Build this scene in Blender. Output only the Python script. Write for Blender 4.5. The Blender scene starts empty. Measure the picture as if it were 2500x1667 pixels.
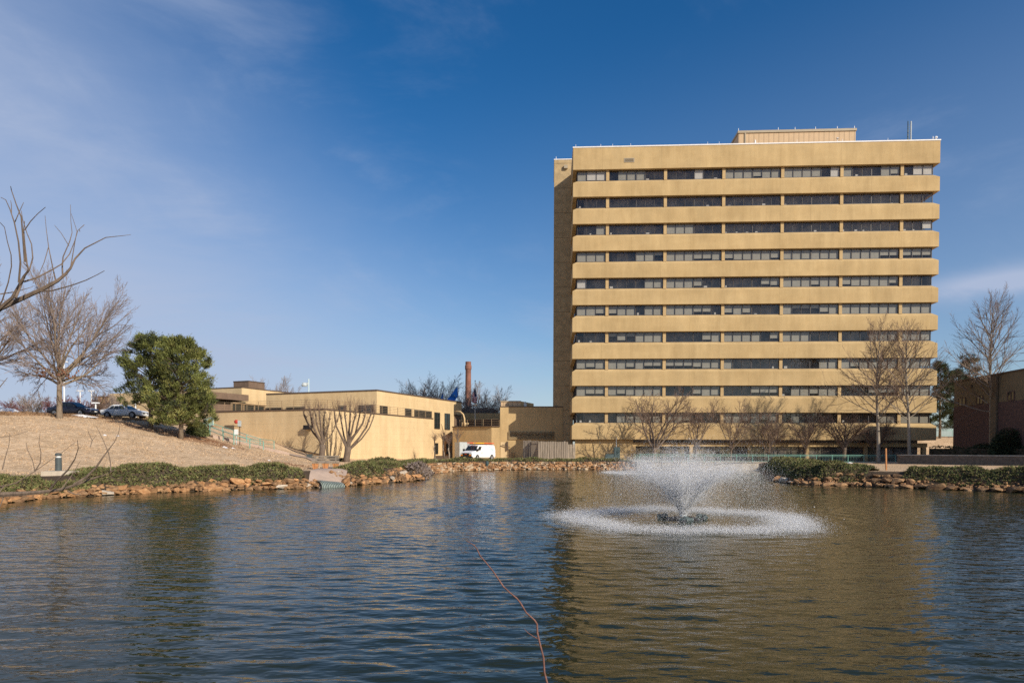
import bpy, math, random
import numpy as np
from mathutils import Vector, Matrix
random.seed(7); RNG = np.random.default_rng(7)
S = bpy.context.scene
C = S.collection
R = math.radians

# ------------------------------------------------------------------ camera
F = 1667.0; PITCH = R(1.0); ROLL = R(0.2); PPY = 1127.0; EYE = Vector((0, 0, 2.5))
cam = bpy.data.cameras.new('camera'); co = bpy.data.objects.new('camera', cam); C.objects.link(co)
cam.sensor_width = 36; cam.lens = 36 * F / 2500; cam.shift_y = (PPY - 833.5) / 2500
cam.clip_start = 0.1; cam.clip_end = 6000
CR = Matrix.Rotation(math.pi / 2 - PITCH, 3, 'X') @ Matrix.Rotation(ROLL, 3, 'Z')
co.matrix_world = Matrix.Translation(EYE) @ CR.to_4x4()
S.camera = co
def ray(px, py): return CR @ Vector(((px - 1250) / F, -(py - PPY) / F, -1))
def P(px, py, Y):                       # the point seen at a pixel of the photograph, Y metres out
    d = ray(px, py); return EYE + d * (Y / d.y)
def G(px, py, z=0.0):                   # where that line of sight meets the level z
    d = ray(px, py); return EYE + d * ((z - EYE.z) / d.z)

# ------------------------------------------------------------------ materials
def mat(name, col, rough=0.8, var=0.0, scale=3.0, bump=0.0, metal=0.0, spec=0.3, stretch=(1, 1, 1), detail=6, rnd=0.0, col2=None, bscale=None):
    m = bpy.data.materials.new(name); m.use_nodes = True
    nt = m.node_tree; b = nt.nodes['Principled BSDF']
    b.inputs['Base Color'].default_value = (*col, 1); b.inputs['Roughness'].default_value = rough
    b.inputs['Metallic'].default_value = metal; b.inputs['Specular IOR Level'].default_value = spec
    N = nt.nodes.new; Lk = nt.links.new
    if var or bump or rnd or col2:
        tc = N('ShaderNodeTexCoord'); mp = N('ShaderNodeMapping'); mp.inputs['Scale'].default_value = stretch
        Lk(tc.outputs['Object'], mp.inputs['Vector'])
        nz = N('ShaderNodeTexNoise'); nz.inputs['Scale'].default_value = scale; nz.inputs['Detail'].default_value = detail; nz.inputs['Roughness'].default_value = 0.62
        Lk(mp.outputs['Vector'], nz.inputs['Vector'])
        out = None
        cr = N('ShaderNodeValToRGB'); e = cr.color_ramp.elements
        c2 = col2 if col2 else tuple(min(1, c * (1 + var)) for c in col)
        c1 = col if col2 else tuple(c * (1 - var) for c in col)
        e[0].position = 0.36; e[0].color = (*c1, 1); e[1].position = 0.64; e[1].color = (*c2, 1)
        Lk(nz.outputs['Fac'], cr.inputs['Fac']); out = cr.outputs['Color']
        if rnd:
            oi = N('ShaderNodeObjectInfo'); hs = N('ShaderNodeHueSaturation')
            mr = N('ShaderNodeMapRange'); mr.inputs['To Min'].default_value = 1 - rnd; mr.inputs['To Max'].default_value = 1 + rnd
            Lk(oi.outputs['Random'], mr.inputs['Value']); Lk(mr.outputs['Result'], hs.inputs['Value'])
            Lk(out, hs.inputs['Color']); out = hs.outputs['Color']
        Lk(out, b.inputs['Base Color'])
        if bump:
            n2 = N('ShaderNodeTexNoise'); n2.inputs['Scale'].default_value = bscale or scale * 4; n2.inputs['Detail'].default_value = 5
            Lk(mp.outputs['Vector'], n2.inputs['Vector'])
            bp = N('ShaderNodeBump'); bp.inputs['Strength'].default_value = 1.0; bp.inputs['Distance'].default_value = bump
            Lk(n2.outputs['Fac'], bp.inputs['Height']); Lk(bp.outputs['Normal'], b.inputs['Normal'])
    return m

def lined(m, axis, period, width, dark=0.75, also=None):
    """cuts panel joints into the colour of a wall material: narrow lines every `period` along a local axis"""
    nt = m.node_tree; b = nt.nodes['Principled BSDF']; N = nt.nodes.new; Lk = nt.links.new
    src = b.inputs['Base Color'].links[0].from_socket
    tc = N('ShaderNodeTexCoord'); sp = N('ShaderNodeSeparateXYZ'); Lk(tc.outputs['Object'], sp.inputs[0])
    prev = None
    for ax, pe, wi in [(axis, period, width)] + (also or []):
        a = N('ShaderNodeMath'); a.operation = 'MODULO'; a.inputs[1].default_value = pe
        sh = N('ShaderNodeMath'); sh.operation = 'ADD'; sh.inputs[1].default_value = pe * 200
        Lk(sp.outputs[ax], sh.inputs[0]); Lk(sh.outputs[0], a.inputs[0])
        l = N('ShaderNodeMath'); l.operation = 'LESS_THAN'; l.inputs[1].default_value = wi; Lk(a.outputs[0], l.inputs[0])
        if prev is None: prev = l.outputs[0]
        else:
            mx = N('ShaderNodeMath'); mx.operation = 'MAXIMUM'; Lk(prev, mx.inputs[0]); Lk(l.outputs[0], mx.inputs[1]); prev = mx.outputs[0]
    mi = N('ShaderNodeMix'); mi.data_type = 'RGBA'; mi.blend_type = 'MULTIPLY'
    Lk(prev, mi.inputs[0]); Lk(src, mi.inputs[6]); mi.inputs[7].default_value = (dark, dark, dark, 1)
    Lk(mi.outputs[2], b.inputs['Base Color']); return m

TAN = (0.525, 0.38, 0.19)
M = {}
M['tower'] = mat('tower_concrete', TAN, 0.9, 0.10, 0.35, 0.004, stretch=(1, 1, 0.5), bscale=18)
lined(M['tower'], 0, 4.225, 0.03, 0.80)
def streaks(m, stretch, lo, sc=1.0, amount=.8):
    nt = m.node_tree; b = nt.nodes['Principled BSDF']; N = nt.nodes.new; Lk = nt.links.new; src = b.inputs['Base Color'].links[0].from_socket
    tc = N('ShaderNodeTexCoord'); mp = N('ShaderNodeMapping'); mp.inputs['Scale'].default_value = stretch; Lk(tc.outputs['Object'], mp.inputs[0])
    nz = N('ShaderNodeTexNoise'); nz.inputs['Scale'].default_value = sc; nz.inputs['Detail'].default_value = 7; nz.inputs['Roughness'].default_value = .7; Lk(mp.outputs[0], nz.inputs['Vector'])
    cr = N('ShaderNodeValToRGB'); cr.color_ramp.elements[0].position = .36; cr.color_ramp.elements[0].color = (lo, lo * .97, lo * .92, 1); cr.color_ramp.elements[1].position = .60; Lk(nz.outputs['Fac'], cr.inputs[0])
    mi = N('ShaderNodeMix'); mi.data_type = 'RGBA'; mi.blend_type = 'MULTIPLY'; mi.inputs[0].default_value = amount; Lk(src, mi.inputs[6]); Lk(cr.outputs[0], mi.inputs[7]); Lk(mi.outputs[2], b.inputs['Base Color']); return m
streaks(M['tower'], (.9, .9, .12), .84, 1, .7); streaks(M['tower'], (.07, .07, .25), .84, 1.0, .8)
M['pier'] = mat('pier_concrete', (0.47, 0.335, 0.17), 0.9, 0.08, 1.0)
M['wing'] = mat('wing_concrete', (0.42, 0.31, 0.17), 0.95, 0.16, 1.2, 0.02, bscale=25)
lined(M['wing'], 2, 3.94, 0.07, 0.45)
M['penthouse'] = lined(mat('ribbed_metal', (0.52, 0.37, 0.22), 0.6, 0.05, 1.0), 0, 0.75, 0.10, 0.62)
M['pent_trim'] = mat('trim_metal', (0.36, 0.30, 0.21), 0.5, 0.05, 1)
M['coping'] = mat('coping_metal', (0.75, 0.72, 0.68), 0.5, 0.06, 2)
M['clinic'] = lined(mat('clinic_block', (0.65, 0.49, 0.28), 0.9, 0.05, 0.5, 0.003, bscale=20), 2, 0.92, 0.035, 0.86)
M['link'] = lined(mat('link_block', (0.52, 0.37, 0.185), 0.9, 0.07, 0.6), 2, 1.9, 0.03, 0.88)
streaks(M['clinic'], (.8, .8, .12), .84); streaks(M['link'], (.6, .6, .15), .80)
M['browntrim'] = mat('brown_trim', (0.10, 0.07, 0.05), 0.7, 0.1, 3)
M['brownwall'] = mat('brown_wall', (0.17, 0.115, 0.08), 0.9, 0.12, 1.5)
M['umber'] = mat('umber_wall', (0.13, 0.10, 0.065), 0.9, 0.1, 1.0)
M['frame'] = mat('bronze_frame', (0.055, 0.047, 0.043), 0.45, 0.1, 5, spec=0.5)
M['interior'] = mat('dim_interior', (0.40, 0.36, 0.32), 0.9, 0.5, 0.6)
M['blind'] = lined(mat('window_blind', (0.43, 0.42, 0.37), 0.85, 0.06, 1.5), 2, 0.12, 0.02, 0.85)
M['blindw'] = mat('white_blind', (0.72, 0.70, 0.66), 0.85, 0.05, 1.5)
M['curtain'] = mat('curtain', (0.36, 0.30, 0.20), 0.9, 0.35, 6, stretch=(4, 4, 0.1))
def glass(name, tint, refl):
    m = bpy.data.materials.new(name); m.use_nodes = True; nt = m.node_tree; nt.nodes.clear()
    N = nt.nodes.new; Lk = nt.links.new
    o = N('ShaderNodeOutputMaterial'); mx = N('ShaderNodeMixShader'); t = N('ShaderNodeBsdfTransparent'); g = N('ShaderNodeBsdfGlossy')
    t.inputs['Color'].default_value = (*tint, 1); g.inputs['Roughness'].default_value = 0.04
    fr = N('ShaderNodeLayerWeight'); fr.inputs['Blend'].default_value = 0.5
    pw = N('ShaderNodeMath'); pw.operation = 'POWER'; pw.inputs[1].default_value = 4.5; Lk(fr.outputs['Facing'], pw.inputs[0])
    ad = N('ShaderNodeMath'); ad.operation = 'MULTIPLY_ADD'; ad.inputs[1].default_value = .85; ad.inputs[2].default_value = refl + .04; Lk(pw.outputs[0], ad.inputs[0])
    tc = N('ShaderNodeTexCoord'); nz = N('ShaderNodeTexNoise'); nz.inputs['Scale'].default_value = 0.8
    bp = N('ShaderNodeBump'); bp.inputs['Distance'].default_value = 0.02; Lk(tc.outputs['Object'], nz.inputs['Vector'])
    Lk(nz.outputs['Fac'], bp.inputs['Height']); Lk(bp.outputs['Normal'], g.inputs['Normal'])
    Lk(ad.outputs[0], mx.inputs[0]); Lk(t.outputs[0], mx.inputs[1]); Lk(g.outputs[0], mx.inputs[2]); Lk(mx.outputs[0], o.inputs[0]); return m
M['glass'] = glass('tinted_glass', (0.74, 0.73, 0.71), 0.02)
M['carglass'] = mat('car_glass', (0.015, 0.022, 0.022), 0.06, 0.3, 4, spec=0.7)
M['concrete'] = mat('weathered_concrete', (0.42, 0.36, 0.28), 0.95, 0.22, 1.3, 0.01, stretch=(1, 1, 0.35))
M['paving'] = mat('pinkish_paving', (0.40, 0.30, 0.235), 0.95, 0.12, 1.2)
M['asphalt'] = mat('asphalt', (0.06, 0.06, 0.06), 0.95, 0.2, 2)
M['teal'] = mat('teal_paint', (0.17, 0.38, 0.31), 0.5, 0.12, 5, spec=0.4)
M['railtan'] = mat('tan_railing', (0.27, 0.19, 0.11), 0.6, 0.1, 4)
M['woodgrey'] = mat('grey_planks', (0.27, 0.225, 0.175), 0.95, 0.3, 3, stretch=(3, 3, 0.2))
M['benchgrey'] = mat('weathered_slats', (0.20, 0.165, 0.125), 0.95, 0.3, 6, stretch=(0.5, 4, 4))
M['benchorange'] = mat('orange_timber', (0.44, 0.20, 0.08), 0.85, 0.15, 5)
M['brick'] = mat('red_brick', (0.30, 0.115, 0.07), 0.9, 0.25, 5)
M['chim'] = lined(mat('chimney_brick', (0.25, 0.115, 0.08), 0.9, 0.25, 1.0, stretch=(1, 1, 0.6)), 2, 0.5, 0.06, 0.8)
M['dbrick'] = mat('dark_brick', (0.19, 0.135, 0.095), 0.95, 0.25, 4)
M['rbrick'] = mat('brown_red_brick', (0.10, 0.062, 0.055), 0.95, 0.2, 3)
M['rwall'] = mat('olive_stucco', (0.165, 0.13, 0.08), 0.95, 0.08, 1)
M['steel'] = mat('pale_steel', (0.46, 0.50, 0.50), 0.5, 0.08, 2, spec=0.4)
M['white'] = mat('white_paint', (0.80, 0.80, 0.79), 0.35, 0.02, 2, spec=0.5)
M['blackp'] = mat('black_plastic', (0.02, 0.02, 0.022), 0.5, 0.2, 4)
M['tyre'] = mat('tyre_rubber', (0.02, 0.02, 0.02), 0.85, 0.2, 6)
M['rim'] = mat('wheel_metal', (0.30, 0.30, 0.30), 0.4, 0.3, 8, metal=0.3)
M['navy'] = mat('navy_car_paint', (0.012, 0.014, 0.035), 0.18, 0.1, 2, spec=0.8)
M['silver'] = mat('silver_car_paint', (0.66, 0.67, 0.67), 0.3, 0.04, 2, spec=0.6)
M['lamp'] = mat('lamp_lens', (0.75, 0.75, 0.72), 0.1, 0.05, 4, spec=0.8)
M['amber'] = mat('amber_lens', (0.75, 0.24, 0.02), 0.2, 0.05, 4)
M['redp'] = mat('red_paint', (0.45, 0.05, 0.035), 0.5, 0.15, 4)
M['redlad'] = mat('ladder_red', (0.68, 0.10, 0.04), 0.45, 0.1, 4)
M['yellow'] = mat('ladder_yellow', (0.80, 0.40, 0.03), 0.45, 0.1, 4)
M['tealm'] = mat('teal_logo', (0.10, 0.55, 0.58), 0.5, 0.05, 4)
M['bollard'] = mat('bollard_grey', (0.075, 0.09, 0.09), 0.5, 0.1, 4)
M['utility'] = mat('utility_green', (0.055, 0.085, 0.085), 0.5, 0.15, 3)
M['culvert'] = mat('galvanized_pipe', (0.30, 0.35, 0.31), 0.5, 0.15, 3, metal=0.3)
M['blueflag'] = mat('blue_cloth', (0.03, 0.19, 0.58), 0.8, 0.15, 1)
M['paleflag'] = mat('pale_cloth', (0.35, 0.45, 0.42), 0.8, 0.1, 2)
M['navyflag'] = mat('navy_cloth', (0.02, 0.025, 0.09), 0.8, 0.1, 2)
M['redflag'] = mat('red_cloth', (0.35, 0.03, 0.04), 0.8, 0.1, 2)
M['whiteflag'] = mat('white_cloth', (0.62, 0.60, 0.62), 0.8, 0.05, 2)
M['bark'] = mat('bark', (0.155, 0.115, 0.085), 0.95, 0.3, 5, 0.01, stretch=(3, 3, 0.6), bscale=12)
M['bark3'] = mat('mid_bark', (0.20, 0.155, 0.11), 0.95, 0.3, 4, 0.015, stretch=(2, 2, 0.5))
M['bark2'] = mat('pale_bark', (0.28, 0.235, 0.18), 0.95, 0.25, 4, 0.01, stretch=(2, 2, 0.8))
M['twig'] = mat('twigs', (0.17, 0.115, 0.085), 0.95, 0.25, 1.5)
M['twigpink'] = mat('pinkish_twigs', (0.235, 0.185, 0.16), 0.95, 0.25, 0.8)
M['twiggrey'] = mat('grey_twigs', (0.26, 0.205, 0.17), 0.95, 0.2, 0.6)
M['twigred'] = mat('reddish_twigs', (0.17, 0.06, 0.06), 0.95, 0.25, 0.8)
M['sapling'] = mat('red_brown_stem', (0.17, 0.085, 0.065), 0.8, 0.35, 25)
M['deadleaf'] = mat('dead_leaves', (0.16, 0.075, 0.045), 0.9, 0.3, 4)
M['needle'] = mat('pine_needles', (0.150, 0.165, 0.048), 0.8, 0.5, 0.9, spec=0.2, detail=3)
M['needledark'] = mat('dark_needles', (0.055, 0.068, 0.028), 0.85, 0.4, 0.9, detail=3)
M['needletip'] = mat('needle_tips', (0.23, 0.225, 0.07), 0.8, 0.35, 0.9, detail=3)
M['junA'] = mat('juniper_green', (0.135, 0.148, 0.050), 0.85, 0.35, 1.4, detail=3)
M['junB'] = mat('juniper_olive', (0.215, 0.19, 0.078), 0.85, 0.35, 1.4, detail=3)
M['junC'] = mat('juniper_brown', (0.15, 0.10, 0.055), 0.9, 0.3, 1.4)
M['hedge'] = mat('clipped_hedge', (0.030, 0.042, 0.018), 0.9, 0.4, 3)
M['soil'] = mat('dark_soil', (0.06, 0.045, 0.028), 0.95, 0.3, 3)
M['snow'] = mat('old_snow', (0.66, 0.65, 0.66), 0.8, 0.16, 2, 0.08)
M['rockO'] = mat('orange_sandstone', (0.30, 0.145, 0.06), 0.95, 0.4, 2.5, 0.05, rnd=0.45, col2=(0.46, 0.26, 0.12), bscale=6)
M['rockB'] = mat('brown_sandstone', (0.18, 0.095, 0.048), 0.95, 0.3, 2.5, 0.05, rnd=0.35, col2=(0.36, 0.22, 0.11), bscale=6)
M['rockW'] = mat('pale_limestone', (0.52, 0.43, 0.33), 0.95, 0.2, 3, 0.04, rnd=0.2, bscale=6)
M['rubble'] = mat('rubble', (0.42, 0.30, 0.19), 0.95, 0.5, 0.8)
M['lightblue'] = mat('pale_blue_door', (0.42, 0.58, 0.56), 0.5, 0.05, 3)
M['paleblue'] = mat('pale_blue_metal', (0.48, 0.60, 0.64), 0.5, 0.05, 3)
M['drop'] = mat('water_drops', (0.62, 0.65, 0.70), 0.35, 0.03, 9, spec=0.5)
def drop_mat():
    m = bpy.data.materials.new('water_drops'); m.use_nodes = True; nt = m.node_tree; nt.nodes.clear(); N = nt.nodes.new; Lk = nt.links.new
    o = N('ShaderNodeOutputMaterial'); mx = N('ShaderNodeMixShader'); d = N('ShaderNodeBsdfDiffuse'); t = N('ShaderNodeBsdfTranslucent'); t2 = N('ShaderNodeBsdfTransparent'); m2 = N('ShaderNodeMixShader')
    d.inputs[0].default_value = (.97, .975, .985, 1); t.inputs[0].default_value = (.97, .975, .985, 1); mx.inputs[0].default_value = .45; m2.inputs[0].default_value = .0
    Lk(d.outputs[0], mx.inputs[1]); Lk(t.outputs[0], mx.inputs[2]); Lk(mx.outputs[0], m2.inputs[1]); Lk(t2.outputs[0], m2.inputs[2]); Lk(m2.outputs[0], o.inputs[0]); return m
M['drop'] = drop_mat()
M['plate'] = mat('number_plate', (0.62, 0.55, 0.22), 0.5, 0.05, 5)

# ------------------------------------------------------------------ mesh builder, scene helpers
class MB:
    def __init__(s): s.v = []; s.f = []; s.m = []
    def quad(s, a, b, c, d, m=0):
        n = len(s.v); s.v += [tuple(a), tuple(b), tuple(c), tuple(d)]; s.f.append((n, n + 1, n + 2, n + 3)); s.m.append(m)
    def tri(s, a, b, c, m=0):
        n = len(s.v); s.v += [tuple(a), tuple(b), tuple(c)]; s.f.append((n, n + 1, n + 2)); s.m.append(m)
    def hexa(s, p, m=0):
        n = len(s.v); s.v += [tuple(q) for q in p]
        for f in ((0, 3, 2, 1), (4, 5, 6, 7), (0, 1, 5, 4), (1, 2, 6, 5), (2, 3, 7, 6), (3, 0, 4, 7)):
            s.f.append(tuple(n + i for i in f)); s.m.append(m)
    def box(s, x0, x1, y0, y1, z0, z1, m=0):
        s.hexa([(x0, y0, z0), (x1, y0, z0), (x1, y1, z0), (x0, y1, z0), (x0, y0, z1), (x1, y0, z1), (x1, y1, z1), (x0, y1, z1)], m)
    def bar(s, a, b, w, h, m=0):            # a beam from a to b
        a = Vector(a); b = Vector(b); d = (b - a).normalized()
        u = d.cross(Vector((0, 0, 1)));
        if u.length < 1e-3: u = Vector((1, 0, 0))
        u.normalize(); v = u.cross(d); u *= w / 2; v *= h / 2
        s.hexa([a - u - v, a + u - v, a + u + v, a - u + v, b - u - v, b + u - v, b + u + v, b - u + v], m)
    def tube(s, pts, rads, n=6, m=0, cap=True):
        pts = [Vector(p) for p in pts]; k0 = len(s.v); L = len(pts)
        ref = None
        for i, p in enumerate(pts):
            t = (pts[min(i + 1, L - 1)] - pts[max(i - 1, 0)])
            if t.length < 1e-9: t = Vector((0, 0, 1))
            t.normalize()
            if ref is None: ref = Vector((0, 0, 1)) if abs(t.z) < 0.9 else Vector((1, 0, 0))
            u = t.cross(ref)
            if u.length < 1e-4: u = t.cross(Vector((0.3, 1, 0.2)))
            u.normalize(); w = t.cross(u); ref = u.cross(t)
            r = rads[i] if hasattr(rads, '__len__') else rads
            for k in range(n):
                a = 2 * math.pi * k / n; q = p + (u * math.cos(a) + w * math.sin(a)) * r; s.v.append((q.x, q.y, q.z))
        for i in range(L - 1):
            for k in range(n):
                a = k0 + i * n + k; b = k0 + i * n + (k + 1) % n
                s.f.append((a, b, b + n, a + n)); s.m.append(m)
        if cap and n > 2:
            s.f.append(tuple(k0 + k for k in range(n))[::-1]); s.m.append(m)
            s.f.append(tuple(k0 + (L - 1) * n + k for k in range(n))); s.m.append(m)
    def lathe(s, prof, n=16, m=0, c=(0, 0)):   # profile [(r, z)...] about a vertical axis
        k0 = len(s.v)
        for r, z in prof:
            for k in range(n):
                a = 2 * math.pi * k / n; s.v.append((c[0] + r * math.cos(a), c[1] + r * math.sin(a), z))
        for i in range(len(prof) - 1):
            for k in range(n):
                a = k0 + i * n + k; b = k0 + i * n + (k + 1) % n; s.f.append((a, b, b + n, a + n)); s.m.append(m)
        s.f.append(tuple(k0 + (len(prof) - 1) * n + k for k in range(n))); s.m.append(m)
    def build(s, name, mats, parent=None, smooth=False, loc=None):
        me = bpy.data.meshes.new(name)
        if not isinstance(mats, (list, tuple)): mats = [mats]
        V = s.v
        if loc is not None: V = [(a - loc[0], b - loc[1], c - loc[2]) for a, b, c in V]
        me.from_pydata(V, [], s.f)
        for m in mats: me.materials.append(M[m] if isinstance(m, str) else m)
        if len(mats) > 1: me.polygons.foreach_set('material_index', s.m)
        if smooth: me.polygons.foreach_set('use_smooth', [True] * len(me.polygons))
        me.update()
        o = bpy.data.objects.new(name, me); C.objects.link(o)
        if loc is not None: o.location = loc
        if parent: o.parent = parent
        return o
def tag(o, label, cat, group=None, kind=None):
    o['label'] = label; o['category'] = cat
    if group: o['group'] = group
    if kind: o['kind'] = kind
    return o
def thing(name, label, cat, loc=(0, 0, 0), rz=0.0, group=None):
    o = bpy.data.objects.new(name, None); C.objects.link(o); o.location = loc; o.rotation_euler = (0, 0, rz); o.empty_display_size = 0.3
    return tag(o, label, cat, group)
def struct(o, label, cat): return tag(o, label, cat, kind='structure')
def dup(root, loc, rz=None, label=None, scale=None):
    r = root.copy(); C.objects.link(r); r.location = loc
    if rz is not None: r.rotation_euler = (0, 0, rz)
    if scale: r.scale = scale
    if label: r['label'] = label
    for ch in list(root.children):
        c = ch.copy(); C.objects.link(c); c.parent = r
        for g in list(ch.children):
            d = g.copy(); C.objects.link(d); d.parent = c
    return r
class Frame:                              # a building's own axes, for turning pixels into its local coordinates
    def __init__(s, o, ang): s.o = Vector(o); s.ang = ang; s.m = Matrix.Rotation(-ang, 3, 'Z')
    def hit(s, px, py, axis, val):
        e = s.m @ (EYE - s.o); d = s.m @ ray(px, py); return e + d * ((val - e[axis]) / d[axis])
    def world(s, p): return s.o + Matrix.Rotation(s.ang, 3, 'Z') @ Vector(p)
rnd = random.random
def ru(a, b): return a + (b - a) * rnd()

# ------------------------------------------------------------------ terrain
shore_px = [(-260, 1252), (-120, 1238), (0, 1229), (100, 1217), (200, 1212), (300, 1206), (420, 1201), (560, 1196), (700, 1193), (754, 1191), (790, 1190),
            (845, 1187), (887, 1182), (938, 1179), (989, 1176), (1038, 1171), (1056, 1156), (1110, 1149.5), (1263, 1146.5), (1459, 1146), (1556, 1147),
            (1850, 1148.5), (1868, 1158), (1892, 1175), (1940, 1181), (1990, 1184), (2100, 1187), (2200, 1191), (2320, 1195), (2500, 1203), (2760, 1216)]
shore = [tuple(G(x, y, 0).xy) for x, y in shore_px]
pond = np.array(shore + [(48, 30), (44, 5.2), (-30, 5.2), (-40, 25)])
def sdist(poly, X, Y):                    # distance to a polygon, positive outside
    poly = np.asarray(poly, float); X = np.asarray(X, float); Y = np.asarray(Y, float)
    d2 = np.full(X.shape, 1e18); ins = np.zeros(X.shape, bool)
    for i in range(len(poly)):
        ax, ay = poly[i]; bx, by = poly[(i + 1) % len(poly)]
        ex, ey = bx - ax, by - ay; L2 = ex * ex + ey * ey + 1e-12
        t = np.clip(((X - ax) * ex + (Y - ay) * ey) / L2, 0, 1)
        d2 = np.minimum(d2, (X - ax - t * ex) ** 2 + (Y - ay - t * ey) ** 2)
        c = ((ay > Y) != (by > Y)) & (X < (bx - ax) * (Y - ay) / (by - ay + 1e-18) + ax); ins ^= c
    d = np.sqrt(d2); return np.where(ins, -d, d)
def sst(a, b, x):
    t = np.clip((x - a) / (b - a), 0, 1); return t * t * (3 - 2 * t)
hillP = [(-300, 20), (-70, 30), (-33, 40.0), (-20.5, 45.8), (-15.8, 51), (-18.5, 66), (-22.0, 79), (-14, 100), (-10, 130), (-60, 220), (-300, 260)]
plateau = [(-300, 44), (-70, 49), (-47, 56.0), (-42, 62.5), (-39.5, 70), (-39, 80), (-41, 92), (-62, 120), (-120, 150), (-300, 160)]
def terrain(X, Y):
    X = np.asarray(X, float); Y = np.asarray(Y, float)
    d = sdist(pond, X, Y)
    z = np.where(d > 0, 0.04 + 1.0 * sst(-0.1, 1.7, d), -0.25 - 1.0 * sst(0, 3, -d))
    do = np.maximum(0, -sdist(hillP, X, Y)); di = np.maximum(0, sdist(plateau, X, Y))
    t = do / (do + di + 1e-6); t = 0.35 * t + 0.65 * sst(-0.12, 1.0, t) - 0.65 * sst(-0.12, 1.0, 0 * t) * (1 - t)
    z = z + 4.55 * t
    z = z + 4.2 * sst(101, 122, Y) * sst(58, 64, X)
    z = z + np.where(d > 2, 0.05 * np.sin(X * 0.9 + 1.3 * np.sin(Y * 0.5)) * np.sin(Y * 0.7 + X * 0.3), 0) * np.where(t > 0.02, 1, 0.3)
    return z
def tz(x, y): return float(terrain(np.array([x]), np.array([y]))[0])
def H(px, py, y0=12.0, y1=170.0):         # where a line of sight meets the ground
    d = ray(px, py); ys = np.linspace(y0, y1, 1500); t = ys / d.y
    X = EYE.x + d.x * t; Z = EYE.z + d.z * t; T = terrain(X, ys); k = np.nonzero((Z <= T) & (T > 0.02))[0]
    i = k[0] if len(k) else len(ys) - 1
    return Vector((X[i], ys[i], T[i]))
gx = np.concatenate([np.array([-3000, -1500, -800, -450, -300, -220, -160, -120, -95]), np.arange(-80, 75, 0.5), np.array([76, 85, 100, 130, 180, 260, 400, 700, 1400, 3000])])
gy = np.concatenate([np.array([-400, -150, -60, -25, -12]), np.arange(-6, 112, 0.5), np.array([113, 116, 120, 126, 135, 150, 180, 240, 340, 600, 1200, 2500, 5000])])
GX, GY = np.meshgrid(gx, gy); GZ = terrain(GX.ravel(), GY.ravel())
nx, ny = len(gx), len(gy)
gm = MB(); gm.v = list(zip(GX.ravel().tolist(), GY.ravel().tolist(), GZ.tolist()))
gm.f = [(j * nx + i, j * nx + i + 1, (j + 1) * nx + i + 1, (j + 1) * nx + i) for j in range(ny - 1) for i in range(nx - 1)]
gm.m = [0] * len(gm.f)
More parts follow.
